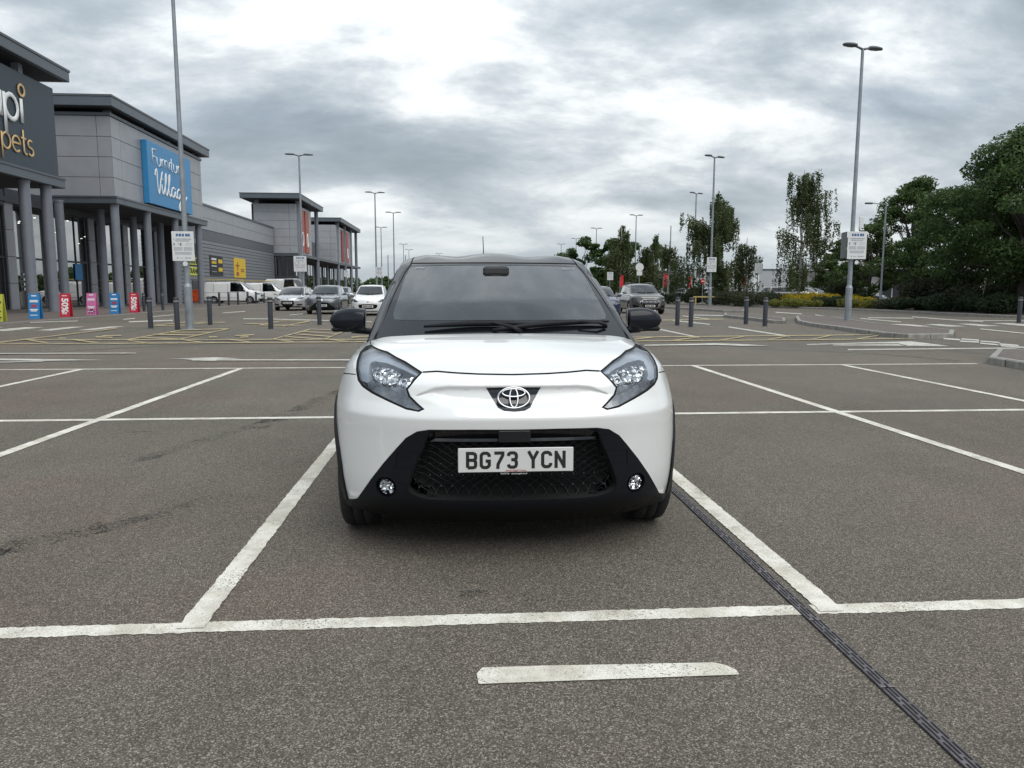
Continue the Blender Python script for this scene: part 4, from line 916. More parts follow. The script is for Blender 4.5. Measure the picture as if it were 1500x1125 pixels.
# dark dribbles and tyre scuffs
def blotch_mat(name, col, lo):
    m = bpy.data.materials.new(name); m.use_nodes = True; t = m.node_tree; bs = t.nodes['Principled BSDF']
    bs.inputs['Base Color'].default_value = (*col, 1); bs.inputs['Roughness'].default_value = .75
    v = t.nodes.new('ShaderNodeTexCoord'); s_ = M_('ADD', M_('MULTIPLY', noise(t, v.outputs['Object'], 55, 4, .7), .6, tree=t), M_('MULTIPLY', noise(t, v.outputs['Object'], 3, 3, .6), .4, tree=t), tree=t)
    al = ramp(t, s_, [(lo, (0, 0, 0)), (lo+.12, (.75, .75, .75))]); t.links.new(al, bs.inputs['Alpha']); return m
SC = blotch_mat('scuff', (.03, .029, .028), .50)
b = MB()
for (pts, w) in (([(-3.4, 2.95), (-2.6, 3.5), (-1.9, 4.1)], .20), ([(.2, 2.95), (.34, 3.02)], .12), ([(-3.0, 6.9), (-2.7, 6.95)], .04), ([(.0, 3.05), (.12, 3.08)], .07), ([(-2.9, 3.3), (-2.2, 3.75), (-1.7, 4.3), (-1.5, 4.75)], .10), ([(-2.45, 5.6), (-1.85, 7.4), (-1.5, 9.6), (-1.1, 11.5)], .16), ([(-1.9, 7.0), (-1.55, 8.9)], .22)):
    for a, c in zip(pts[:-1], pts[1:]): strip(b, a, c, w, .0025, .02, .1)
tag(b.build('tyre_scuffs', SC, recalc=False), kind='structure')
b = MB(); pts = [(-13, 13.6), (-9, 15.2), (-6.8, 17.3), (-5.5, 18.4)]
for a, c in zip(pts[:-1], pts[1:]): strip(b, a, c, .07, .0025, .02, .2)
pts = [(6.5, 15.9), (8.3, 14.7), (9.1, 13.0)]
for a, c in zip(pts[:-1], pts[1:]): strip(b, a, c, .05, .0025, .015, .2)
tag(b.build('tar_seams', SEAM, recalc=False), kind='structure')
# store pavement
b = MB(); b.box2((-60, 8, -.05), (-16.6, 190, .03)); tag(b.build('pavement', PAVE), kind='structure')
b = MB(); b.box2((-16.6, 8, -.05), (-16.45, 190, .035)); tag(b.build('pavement_kerb', mat('kerb_concrete', (.26, .25, .23), .85, var=(8, .25), bump=(40, .3))), kind='structure')
# kerbed islands: kerb ring with its own thickness, brown filling
KERB = MATS['kerb_concrete']
def offset_poly(p, d):
    p = [np.array(q, float) for q in p]; n = len(p); o = []
    ar = sum(p[i][0]*p[(i+1) % n][1]-p[(i+1) % n][0]*p[i][1] for i in range(n)); s = 1 if ar > 0 else -1
    for i in range(n):
        a = p[i]-p[i-1]; c = p[(i+1) % n]-p[i]; a /= np.linalg.norm(a); c /= np.linalg.norm(c)
        t = a+c; t /= max(np.linalg.norm(t), .5); nr = np.array([-t[1], t[0]])*s; o.append(tuple(p[i]+nr*d))
    return o
LBL = dict(near_right='long low kerbed island with brown paving around the foot of the near right lamp post', mid='short curved kerb island between the right pair of bollards', far='low kerb island at the foot of the lamp post beside the grey SUV', corner='stone kerbed island corner at the right edge just beyond the bays')
def kerb_ring(name, poly, h, label, fill=PAVE):
    n = len(poly); inn = offset_poly(poly, .125); bev = offset_poly(poly, .02)
    root = empty(name, (0, 0, 0), 0, label, 'kerb island'); b = MB()
    vs = [(x, y, -.02) for x, y in poly]+[(x, y, h-.02) for x, y in poly]+[(x, y, h) for x, y in bev]+[(x, y, h) for x, y in inn]+[(x, y, h-.03) for x, y in inn]
    b.add(vs, [(k*n+i, k*n+(i+1) % n, (k+1)*n+(i+1) % n, (k+1)*n+i) for k in range(4) for i in range(n)]); j = b
    for i in range(n):        # joints every 0.9 m
        a = np.array(poly[i]); c = np.array(poly[(i+1) % n]); L = np.linalg.norm(c-a); k = int(L/.9)
        for q in range(1, k+1):
            p = a+(c-a)*q/(k+1); d = (c-a)/L; j.box((p[0], p[1], h/2-.005), (.012, .012, h-.02), math.atan2(d[1], d[0]), mi=1)
    b.build('kerb', [KERB, MATS['gap']], root)
    f = MB(); f.add([(x, y, h-.012) for x, y in inn], [tuple(range(n))]); f.build('filling', fill, root, recalc=False)
    return root
for k, p in ISLANDS.items(): kerb_ring('kerb_island', p, .13, LBL[k])
# planting bed behind the right-hand lane
SOIL = mat('soil', (.05, .04, .03), .95, var=(5, .4), bump=(12, .6))
bd = BED[:-1]+[(25.5, 28)]; bed = bd+[(70, 26), (70, 75), (24, 75)]
kerb_ring('planting_bed', bed, .12, 'long kerbed planting bed with hedges and trees along the right-hand lane', SOIL)
# ================================================================ retail park on the left
mat('clad', (.35, .36, .385), .42, .25, var=(1.2, .06)); mat('clad_dark', (.10, .108, .122), .4, .3, var=(1.5, .08)); mat('fascia', (.11, .13, .15), .4, .3, var=(1, .08))
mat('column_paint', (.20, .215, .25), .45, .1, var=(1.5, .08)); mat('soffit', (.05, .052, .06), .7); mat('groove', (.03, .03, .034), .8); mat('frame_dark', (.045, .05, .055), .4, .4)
mat('rib', (.23, .24, .26), .45, .25, var=(.8, .07)); mat('shop_inside', (.11, .11, .10), .8, var=(.8, .5)); mat('tapi_board', (.028, .045, .062), .45); mat('sign_white', (.80, .82, .82), .45)
mat('sign_gold', (.62, .43, .20), .4); mat('fv_blue', (.035, .24, .50), .4); mat('fv_blue_side', (.03, .17, .36), .45); mat('lamp_glow', (1, 1, 1), .5, emit=(1, .97, .9, 4)); mat('orange_sign', (.40, .085, .05), .5, var=(1, .1)); mat('sign_red', (.26, .035, .03), .5)
mat('sign_yellow', (.75, .50, .02), .5); mat('sign_lime', (.62, .66, .10), .5); mat('sign_black', (.012, .013, .015), .5); mat('bright_blue', (.03, .22, .50), .5)
glass_mat('shop_glass', (.42, .47, .45), 1.5, boost=5)
def panel_wall(name, parent, axis, plane, a0, a1, z0, z1, rows, cuts, m='clad', out=1, th=.05):
    """cladding: a dark backing with flat panels 12 mm apart.  axis 'x' = face at constant x running along y"""
    b = MB(); g = .014
    zs = [z0+(z1-z0)*i/rows for i in range(rows+1)]; cs = [a0]+[c for c in cuts if a0 < c < a1]+[a1]
    for i in range(rows):
        for j in range(len(cs)-1):
            lo, hi = cs[j]+g, cs[j+1]-g
            if axis == 'x': b.box2((plane-th*out, lo, zs[i]+g), (plane, hi, zs[i+1]-g), bev=.006)
            else: b.box2((lo, plane, zs[i]+g), (hi, plane+th*-out*-1 if out < 0 else plane+th, zs[i+1]-g), bev=.006)
    return b.build(name, MATS[m], parent)
def col_round(parent, x, y, z0, z1, r=.27):
    b = MB(); b.cyl((x, y, z0), (x, y, z1), r, n=24); b.cyl((x, y, z0), (x, y, z0+.05), r+.05, n=24); b.cyl((x, y, z1-.12), (x, y, z1), r+.03, n=24)
    return b.build('column', MATS['column_paint'], parent)
def greek(b, x0, x1, z, h, words=6, rnd=None, y=0):
    """a line of print too small to read, as separate words"""
    rnd = rnd or random; x = x0; 
    while x < x1-.01:
        w = rnd.uniform(.5, 1.4)*(x1-x0)/words; w = min(w, x1-x); b.add([(x, y, z-h/2), (x+w, y, z-h/2), (x+w, y, z+h/2), (x, y, z+h/2)], [(0, 1, 2, 3)]); x += w+h*.7
def shop_front(parent, x, y0, y1, z0, z1, pillars, transom=3.12, step=1.55):
    """glazed front at constant x, each bay between clad pillars its own window part"""
    cuts = [y0]+sorted(pillars)+[y1]
    for p in pillars:
        b = MB()
        for k in range(4): b.box2((x-.12, p-.42, z0+(z1-z0)*k/4+.012), (x+.16, p+.42, z0+(z1-z0)*(k+1)/4-.012), bev=.01)
        b.build('clad_pillar', MATS['clad'], parent)
    for i in range(len(cuts)-1):
        a = cuts[i]+(.43 if i else 0); c = cuts[i+1]-(.43 if i < len(cuts)-2 else 0)
        if c-a < .5: continue
        n = max(1, round((c-a)/step)); f = MB()
        f.box2((x-.05, a, z0), (x+.05, c, z0+.10)); f.box2((x-.05, a, z1-.1), (x+.05, c, z1)); f.box2((x-.052, a, transom-.06), (x+.052, c, transom+.06))
        for k in range(n+1):
            yy = a+.03+(c-a-.06)*k/n; f.box2((x-.06, yy-.03, z0), (x+.06, yy+.03, z1))
        w = f.build('window', MATS['frame_dark'], parent)
        g = MB(); g.add([(x, a, z0+.05), (x, c, z0+.05), (x, c, z1-.05), (x, a, z1-.05)], [(0, 1, 2, 3)]); g.build('pane', MATS['shop_glass'], w, recalc=False)
def inside(parent, x, y0, y1, z1, seed=1):
    rnd = random.Random(seed); b = MB(); b.box2((x-7, y0, 0), (x-6.8, y1, z1)); b.box2((x-7, y0, z1), (x-.3, y1, z1+.1)); b.box2((x-7, y0, .03), (x-.2, y1, .05))
    b.box2((x-7, y0-.05, 0), (x-.2, y0, z1)); b.box2((x-7, y1, 0), (x-.2, y1+.05, z1))
    for k in range(int((y1-y0)/1.3)):
        y = rnd.uniform(y0+.5, y1-.5); d = rnd.uniform(1.5, 5.5); h = rnd.uniform(.5, 1.9); b.box((x-d, y, h/2+.05), (rnd.uniform(.5, 1.4), rnd.uniform(.6, 1.8), h), bev=.03)
    b.build('interior', MATS['shop_inside'], parent)
    l = MB()
    for k in range(int((y1-y0)*.9)):
        l.box((x-rnd.uniform(.8, 5), rnd.uniform(y0+.4, y1-.4), z1-rnd.uniform(.12, 1.4)), (.09, .09, .06))
    l.build('ceiling_spots', MATS['lamp_glow'], parent)
def window_print(parent, x, y, z, w, lines, m='sign_white', seed=0):
    b = MB(); rnd = random.Random(seed)
    for i, (h, words) in enumerate(lines):
        yy = y; zz = z-i*.30
        while yy < y+w-.02:
            ww = min(rnd.uniform(.5, 1.3)*w/words, y+w-yy); b.add([(x, yy, zz-h/2), (x, yy+ww, zz-h/2), (x, yy+ww, zz+h/2), (x, yy, zz+h/2)], [(0, 1, 2, 3)]); yy += ww+.05
    return b.build('window_lettering', MATS[m], parent, recalc=False)
X = -22.0; GX = -26.5
def slab(parent, name, x0, x1, y0, y1, z0, z1):
    """roof slab: fascia, darker top trim, soffit"""
    b = MB(); b.box2((x0, y0, z0), (x1, y1, z1), bev=.03); o = b.build(name, MATS['fascia'], parent)
    t = MB(); t.box2((x0-.04, y0-.04, z1-.02), (x1+.04, y1+.04, z1+.10)); t.build('roof_trim', MATS['clad_dark'], o)
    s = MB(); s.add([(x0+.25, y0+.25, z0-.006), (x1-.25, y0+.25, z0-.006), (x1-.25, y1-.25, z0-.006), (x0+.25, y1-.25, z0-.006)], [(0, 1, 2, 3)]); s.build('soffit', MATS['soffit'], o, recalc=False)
    return o
# ---- carpet shop
u = empty('carpet_shop', (0, 0, 0), 0, 'dark blue fronted carpet shop cut off by the left edge', 'shop')
b = MB(); b.box2((-30, 24, 7.3), (X-.35, 44.55, 12.0)); b.build('wall', MATS['clad_dark'], u)
bd = MB(); bd.box2((X-.3, 24, 7.36), (X, 44.7, 12.15), bev=.02); bo = bd.build('sign_board', MATS['tapi_board'], u)
mt = face_mtx((X+.05, 37.15, 9.62), (0, 1, 0), (0, 0, 1)); L = MB(); stroke_text(L, 'Tapi'.replace('i', 'i'), mt, 2.2, .125, depth=.35); L.build('lettering', MATS['sign_white'], bo)
L = MB(); L.tube([mt @ Vector((4.2+.13+.27*math.cos(t), 1.2+.42+.27*math.sin(t), 0)) for t in [2*PI*i/24 for i in range(24)]], .075, 8, closed=True, flat=((1, 0, 0), .35)); L.build('letter_dot', MATS['sign_gold'], bo); L = MB()
mt = face_mtx((X+.05, 37.25, 8.10), (0, 1, 0), (0, 0, 1)); stroke_text(L, 'carpets', mt, 1.4, .06, depth=.4); L.build('lettering', MATS['sign_gold'], bo)
cn = slab(u, 'canopy', -30, X+.2, 24, 44.95, 6.82, 7.28)
for y in (31.0, 36.2, 41.5, 43.6): col_round(u, X-.2, y, .03, 6.82)
slab(u, 'roof', -31, X+.5, 24, 45.6, 12.7, 13.25)
for y in (30, 36, 42): 
    b = MB(); b.box2((X-.55, y-.2, 11.9), (X-.2, y+.2, 12.7)); b.build('roof_post', MATS['column_paint'], u)
shop_front(u, GX, 24, 47.0, .03, 6.1, [29, 35, 41], step=1.9); inside(u, GX, 24, 46.9, 6.3, 3)
b = MB(); b.box2((GX-.3, 24, 6.1), (GX+.2, 47.0, 7.0)); b.box2((GX+.2, 24, 6.35), (GX+.3, 47, 6.6)); b.build('lintel', MATS['clad_dark'], u)
# ---- furniture store
u = empty('furniture_store', (0, 0, 0), 0, 'large grey clad furniture store with blue Furniture Village board above a columned porch', 'shop')
b = MB(); b.box2((-31.9, 51.6, 7.1), (X-.06, 68.6, 12.2)); b.build('wall', MATS['groove'], u)
cuts = [52.9, 56.0, 65.3, 68.0]
panel_wall('cladding', u, 'x', X, 51.5, 68.7, 7.12, 12.2, 4, cuts); 
b = MB()
for i in range(4):
    z0_ = 7.12+i*1.27
    for a, c in ((-22.85, -22.0), (-25.9, -22.85), (-28.9, -25.9), (-31.9, -28.9)): b.box2((a+.014, 51.5, z0_+.014), (c-.014 if c < -22 else c, 51.56, z0_+1.256), bev=.006)
b.build('cladding', MATS['clad'], u)
b = MB(); b.box2((-32, 51.42, 12.2), (X+.08, 68.78, 12.42), bev=.02); b.build('coping', MATS['fascia'], u)
slab(u, 'roof', -33, -21.5, 50.75, 69.6, 12.95-.3, 13.25)
for y in (52.2, 57.2, 62.2, 67.6):
    b = MB(); b.box2((X-.55, y-.22, 12.42), (X-.15, y+.22, 12.65)) if False else b.box2((X-.6, y-.22, 12.4), (X-.2, y+.22, 12.66)); b.build('roof_post', MATS['column_paint'], u)
b = MB(); b.box2((-28.0, 51.7, 12.4), (-27.6, 52.1, 12.66)); b.build('roof_post', MATS['column_paint'], u)
slab(u, 'canopy', -30, X+.22, 51.3, 69.1, 6.72, 7.1)
sb = MB(); sb.box2((X+.02, 56.15, 7.3), (X+.42, 64.85, 11.65), bev=.02); so = sb.build('sign_board', MATS['fv_blue'], u)
mt = face_mtx((X+.44, 56.95, 10.12), (0, 1.32, 0), (0, 0, 1)); sc_m = mt @ Matrix.Diagonal((1.34, 1, 1, 1)); L = MB(); stroke_text(L, 'Furniture', sc_m, 1.12, .052, depth=.5)
mt = face_mtx((X+.44, 57.3, 8.05), (0, 1, 0), (0, 0, 1))
VS = [[(.02, 1.3), (.12, 1.65), (.32, 1.80), (.42, 1.65), (.36, 1.1), (.42, .45), (.58, 0), (.72, .25), (1.0, 1.0), (1.3, 1.62), (1.42, 1.72)],
      [(1.22, .82), (1.18, .35), (1.32, .1), (1.55, .3), (1.95, .95), (2.18, 1.5), (2.12, 1.75), (1.95, 1.55), (1.82, .8), (1.86, .2), (2.08, .1), (2.35, .45), (2.7, 1.1), (2.88, 1.55), (2.82, 1.78), (2.64, 1.55), (2.50, .8), (2.56, .2), (2.8, .12), (3.05, .4)],
      [(3.85, .78), (3.5, .92), (3.15, .72), (3.05, .38), (3.25, .12), (3.6, .25), (3.88, .7), (3.85, .3), (4.02, .12), (4.2, .3)],
      [(4.98, .78), (4.65, .92), (4.3, .72), (4.2, .38), (4.4, .12), (4.75, .25), (5.0, .7), (4.92, -.2), (4.72, -.75), (4.5, -.62), (4.6, -.3), (5.1, .1), (5.4, .35)],
      [(5.35, .42), (5.65, .5), (5.8, .75), (5.62, .92), (5.38, .7), (5.35, .35), (5.6, .1), (6.0, .2), (6.3, .5)]]
for pl_ in VS:
    P_ = smooth_poly(pl_, 2, False); L.tube([mt @ Vector((x, y, 0)) for x, y in P_], .085, 8, flat=((1, 0, 0), .4))
L.tube([mt @ Vector((1.3, 1.15, 0)), mt @ Vector((1.34, 1.25, 0))], .09, 8, flat=((1, 0, 0), .4))
L.build('lettering', MATS['sign_white'], so)
for (x, y) in ((X-.15, 51.75), (X-.15, 56.9), (X-.15, 62.3), (X-.15, 67.8), (-24.6, 49.7), (-24.6, 55.2), (-24.6, 60.5), (-24.6, 65.8)):
    col_round(u, x, y, .03, 6.72, .26)
shop_front(u, GX, 47.0, 70.0, .03, 6.3, [47.45, 57.6, 63.3, 69.6], step=1.75); inside(u, GX, 47.0, 70.2, 6.4, 5)
b = MB(); b.box2((GX-.3, 47.0, 6.3), (GX+.25, 70.2, 7.1)); b.build('lintel', MATS['clad_dark'], u)
window_print(u, GX+.08, 48.6, 2.15, 1.5, [(.10, 3), (.16, 2), (.16, 2), (.16, 1)], seed=1); window_print(u, GX+.08, 58.6, 1.9, 1.3, [(.16, 1), (.16, 1), (.16, 1), (.16, 1)], seed=2); window_print(u, GX+.08, 65.2, 1.9, 1.1, [(.16, 1), (.16, 1), (.16, 1), (.16, 1)], seed=3)
b = MB(); b.box2((GX+.06, 55.0, 1.9), (GX+.075, 56.0, 3.0)); b.build('window_poster', MATS['bright_blue'], u)
# warehouse flank between the porches
w = empty('warehouse', (0, 0, 0), 0, 'long grey warehouse wall with ribbed cladding between the two porches', 'warehouse')
b = MB(); b.box2((-45, 70.25, 0), (-25.08, 106.9, 9.5)); b.build('wall', MATS['groove'], w)
panel_wall('cladding', w, 'x', -25.0, 70.3, 106.9, 7.15, 9.5, 2, [76, 82, 88, 94, 100]); 
b = MB(); b.box2((-25.1, 70.3, 6.1), (-25.03, 106.9, 7.13)); b.build('dark_band', MATS['clad_dark'], w)
b = MB()
for k in range(17): b.box2((-25.09, 70.3, .05+k*.355+.02), (-25.0, 106.9, .05+(k+1)*.355-.02), bev=.012)
b.build('ribbed_cladding', MATS['rib'], w)
b = MB(); b.box2((-25.2, 70.2, 9.5), (-24.9, 107, 9.68)); b.build('coping', MATS['fascia'], w)
b = MB(); b.box2((-25.0, 74.0, .05), (-24.96, 76.6, 2.1)); b.build('door', MATS['frame_dark'], w)
def board(name, y0, y1, z0, z1, m, x=-24.94, parent=w, th=.08):
    b = MB(); b.box2((x-th, y0, z0), (x, y1, z1), bev=.01); return b.build(name, MATS[m], parent)
def wtext(parent, t, y, z, s, m, x=-24.93, sx=1): return text_obj(t, s, 'lettering', MATS[m], parent, face_mtx((x, y, z), (0, 1, 0), (0, 0, 1)), .02, sx=sx)
o = board('entrance_sign', 72.2, 76.9, 2.55, 3.35, 'sign_lime'); wtext(o, 'ENTRANCE', 74.1, 2.95, .72, 'sign_black', sx=1.15, x=-24.92); wtext(o, '>', 76.4, 2.95, .7, 'sign_black', x=-24.92)
o = board('sign_board', 72.2, 76.9, 3.45, 5.6, 'sign_black'); bb = MB()
bb.box2((-24.93, 72.4, 3.55), (-24.9, 76.7, 4.25)); bb.box2((-24.93, 74.0, 4.25), (-24.9, 74.9, 4.5)); bb.build('panel', MATS['sign_lime'], o)
bb = MB()
for k in range(7): bb.box2((-24.9, 72.55+k*.6, 3.66), (-24.88, 72.95+k*.6, 4.14))
bb.build('lettering', MATS['sign_black'], o)
o = board('billboard', 79.4, 83.6, 2.65, 4.65, 'sign_black'); 
for (z_, m_, h_) in ((4.32, 'sign_white', .2), (3.98, 'sign_yellow', .24), (3.62, 'sign_white', .10), (3.05, 'clad', .08)):
    bb = MB(); yy_ = 79.8
    for w2 in (.35, .5, .45): bb.box2((-24.93, yy_, z_-h_/2), (-24.9, yy_+w2, z_+h_/2)); yy_ += w2+.1
    bb.build('lettering', MATS[m_], o)
bb = MB(); bb.box2((-24.93, 82.0, 3.95), (-24.9, 83.3, 4.35)); bb.box2((-24.93, 82.0, 3.1), (-24.9, 83.3, 3.5)); bb.build('panel', MATS['sign_yellow'], o)
o = board('billboard', 87.8, 92.3, 2.55, 4.75, 'sign_yellow'); bb = MB(); bb.box2((-24.93, 88.5, 2.8), (-24.9, 89.4, 3.2)); bb.box2((-24.93, 88.3, 3.9), (-24.9, 89.8, 4.0)); bb.box2((-24.93, 88.9, 3.4), (-24.9, 89.1, 4.3)); bb.box2((-24.93, 90.3, 3.5), (-24.9, 91.6, 3.58)); bb.box2((-24.93, 90.3, 3.3), (-24.9, 91.6, 3.38)); bb.build('panel', MATS['orange_sign'], o)
# ---- two further porches
def tower(name, label, y0, y1, x_left, roof_y0, roof_y1, zr, cols, signs, wall_to):
    u = empty(name, (0, 0, 0), 0, label, 'shop')
    b = MB(); b.box2((x_left, y0+.06, 6.1), (X-.06, y1, 12.85)); b.build('wall', MATS['groove'], u)
    panel_wall('cladding', u, 'x', X, y0, y1, 6.12, 12.85, 6, [y0+1.2, y0+6.4]); b = MB(); n = 6; dz = (12.85-6.12)/6
    for i in range(6):
        xs_ = [x_left+.25, X-.9, X]
        for a, c in zip(xs_[:-1], xs_[1:]): b.box2((a+.014, y0, 6.12+i*dz+.014), (c-.014 if c < X else c, y0+.055, 6.12+(i+1)*dz-.014), bev=.006)
    b.build('cladding', MATS['clad'], u)
    slab(u, 'roof', x_left-1.0, -21.0, roof_y0, roof_y1, zr, zr+.62); slab(u, 'canopy', -26, X+.2, y0-.2, wall_to, 5.8, 6.1)
    for (x, y) in cols: col_round(u, x, y, .03, zr, .30)
    for (a, c, m) in signs:
        s_ = MB(); s_.box2((X+.01, a, 6.5), (X+.16, c, 12.45), bev=.01); so = s_.build('banner', MATS[m], u)
        if m == 'orange_sign' and c-a > 2.0:
            L = MB(); cz = 8.3; L.tube([(X+.18, (a+c)/2+.55*math.cos(t), cz+.9*math.sin(t)) for t in [2*PI*i/20 for i in range(20)]], .17, 8, closed=True, flat=((1, 0, 0), .4)); L.build('lettering', MATS['sign_white'], so)
    shop_front(u, GX+1.5, y0, wall_to, .03, 5.8, [y0+8, y0+16], step=2.2); 
    shx = MB(); shx.box2((x_left, y0+.5, .03), (x_left+.3, wall_to, 5.8)); shx.box2((x_left, wall_to-.2, .03), (GX+1.4, wall_to, 6.4)); shx.box2((x_left-10, y0+10, 6.1), (GX+1.4, wall_to, 9.4)); shx.build('rear_wall', MATS['clad_dark'], u)
    return u
t2 = tower('retail_unit', 'grey porch tower with orange banners and slender columns beyond the white vans', 107.3, 118.3, -27.9, 105.4, 123.4, 13.35, [(X, 108.6), (X, 122.7), (-27.2, 107.6)], [(109.7, 112.2, 'orange_sign'), (113.2, 115.7, 'orange_sign')], 141)
b = MB(); b.box2((-27.8, 107.9, .03), (-22.4, 108.0, 5.8)); b.build('lobby_wall', MATS['frame_dark'], t2)
f = MB()
for k in range(6): f.box2((-27.6+k*1.02, 107.80, .03), (-27.52+k*1.02, 107.88, 5.8))
f.box2((-27.8, 107.80, 2.9), (-22.4, 107.88, 3.02)); w_ = f.build('window', MATS['clad_dark'], t2); g = MB(); g.add([(-27.8, 107.84, .05), (-22.4, 107.84, .05), (-22.4, 107.84, 5.8), (-27.8, 107.84, 5.8)], [(0, 1, 2, 3)]); g.build('pane', MATS['shop_glass'], w_, recalc=False)
t3 = tower('retail_unit', 'farthest grey porch tower with dark red panels at the end of the row', 141.3, 163, -27.6, 143-1.5, 169.8, 13.45, [(X, 143.6), (X, 152.4), (X, 161), (X, 169.4)], [(147.9, 150.6, 'sign_red'), (154.0, 157.2, 'orange_sign')], 175)
# ================================================================ poles, bollards, notices
mat('galv', (.27, .30, .33), .5, .35, var=(2.5, .18), bump=(60, .1)); mat('galv_dark', (.14, .155, .17), .5, .3, var=(2, .15)); mat('bollard_paint', (.032, .037, .048), .5, var=(4, .15), bump=(50, .1)); mat('reflect', (.55, .57, .58), .3, .3)
mat('notice', (.68, .69, .70), .5, var=(6, .03)); mat('notice_back', (.16, .17, .18), .6, .3); mat('notice_print', (.16, .17, .19), .6); mat('notice_blue', (.05, .13, .28), .5); mat('no_entry', (.55, .02, .02), .4)
def make_bollard():
    root = empty('bollard', (0, 0, 0)); b = MB()
    b.lathe([(.078, 0), (.078, 1.0), (.074, 1.012), (.001, 1.02)], n=20); b.lathe([(.11, .002), (.078, .018)], n=20); b.build('post', MATS['bollard_paint'], root)
    b = MB(); b.lathe([(.0785, .845), (.084, .85), (.084, .985), (.0785, .99)], n=20); b.build('collar', MATS['sign_black'], root)
    for z in (.875, .905):
        b = MB(); b.lathe([(.0845, z), (.0852, z+.003), (.0852, z+.009), (.0845, z+.012)], n=20); b.build('reflective_band', MATS['reflect'], root)
    return root
BOLL = [(-9.97, 25.43, 'near bollard standing alone left of the near left lamp post', None), (-8.72, 24.30, 'near bollard standing against the foot of the near left lamp post', None), (-8.82, 27.76, 'near bollard just right of the near left lamp post', None),
 (-5.99, 24.82, 'near bollard in front of the silver hatchback', None), (-4.94, 27.6, 'near bollard in front of the dark grey hatchback', None),
 (7.83, 26.52, 'left bollard of the pair right of the grey SUV', None), (8.01, 25.53, 'right bollard of the pair beside the grey SUV', None), (10.71, 27.47, 'left bollard of the pair behind the long kerb island\'s left end', None), (10.78, 25.89, 'right bollard of the pair near the long kerb island', None),
 (21.94, 28.15, 'bollard at the right edge in front of the big tree', None)]
for i, y in enumerate((43.6, 46.3, 51.1, 57.05, 59.36, 61.86, 64.59, 67.3, 70.0)): BOLL.append((-17.4, y, 'black bollard in the row along the store pavement edge beside the white vans', 'bollards along the store pavement'))
b0 = make_bollard()
for i, (x, y, lab, grp) in enumerate(BOLL):
    o = b0 if i == 0 else copy_tree(b0)
    o.location = (x, y, 0 if x > -17 else .03); tag(o, lab, 'bollard', grp)
    o.rotation_euler = (random.uniform(-.008, .008), random.uniform(-.012, .012), random.uniform(0, 6))
def make_pole(h=10, heads=2, r=.085, az=0.0):
    root = empty('lamp_post', (0, 0, 0)); b = MB(); b.cyl((0, 0, 0), (0, 0, 1.35), r*1.42, r*1.42, 16); b.cyl((0, 0, 1.35), (0, 0, 1.45), r*1.42, r, 16); b.cyl((0, 0, 1.45), (0, 0, h), r, r*.62, 16)
    b.box((0, -r*1.42, .75), (.09, .012, .42), bev=.005); b.cyl((0, 0, .0), (0, 0, .03), r*2.1, n=16); b.build('pole', MATS['galv'], root)
    for k in range(heads):
        s = 1 if k == 0 else -1; ca, sa = math.cos(az), math.sin(az); hb = MB()
        hb.tube([(0, 0, h-.02), (s*.18*ca, s*.18*sa, h+.03), (s*.34*ca, s*.34*sa, h+.06)], [.045, .04, .04], 8)
        L = []; 
        for t, w, hh in ((.3, .06, .05), (.38, .14, .075), (.55, .17, .08), (.78, .15, .06), (.9, .07, .035)):
            L.append((t, w, hh))
        vs = []; n = 12
        for (t, w, hh) in L:
            for j in range(n):
                a = 2*PI*j/n; yy = w*math.cos(a); zz = hh*math.sin(a); zz = max(zz, -.035)
                vs.append((s*t*ca-yy*sa, s*t*sa+yy*ca, h+.075+zz))
        hb.add(vs, [(i*n+j, i*n+(j+1) % n, (i+1)*n+(j+1) % n, (i+1)*n+j) for i in range(4) for j in range(n)]+[tuple(range(n)), tuple(range(4*n, 5*n))], True); hb.build('lamp_head', MATS['galv_dark'], root)
    return root
POLES = [
 (-8.50, 24.75, 10, 0, 'tall near left lamp post with a white parking notice, in front of the furniture store'),
 (14.83, 27.86, 10, .3, 'tall near right lamp post with a white parking notice, on the long kerb island'),
 (17.15, 50.6, 10, .5, 'lamp post with a white parking notice on the far kerb island'),
 (-10.33, 52.09, 10, .1, 'lamp post rising behind the silver hatchback before the porch tower'),
 (-7.46, 71.5, 10, .2, 'double headed lamp post left of the white small car, tallest there'),
 (-10.82, 111, 10, .3, 'distant lamp post close behind the tallest one left of the white small car'),
 (-7.29, 89.6, 10, .1, 'lamp post above the white small car'),
 (-10.47, 151.5, 10, .4, 'faint lamp post just left of the white car\'s roof'), (-10.69, 172.2, 10, .2, 'smallest lamp post left of the white car\'s roof'),
 (20.18, 110, 10, .2, 'distant lamp post right of the white car\'s roof, before low trees'), (21.34, 90.4, 10, .3, 'lamp post rising in front of the dark round trees'),
 (21.97, 69.55, 10, .6, 'lamp post left of the bigger birch tree'), (20.31, 148.5, 10, .2, 'tiny lamp post seen over the white car\'s roof, left one'), (20.72, 132.3, 10, .2, 'small lamp post seen over the white car\'s roof, right one'), (-4.4, 190, 10, .2, 'farthest lamp post behind the white car roof\'s left corner')]
protos = {}
for i, (x, y, h, az, lab) in enumerate(POLES):
    if az not in protos: protos[az] = o = make_pole(h, 2, .085, az)
    else: o = copy_tree(protos[az])
    o.location = (x, y, 0); tag(o, lab, 'lamp post', 'double headed car park lamp posts')
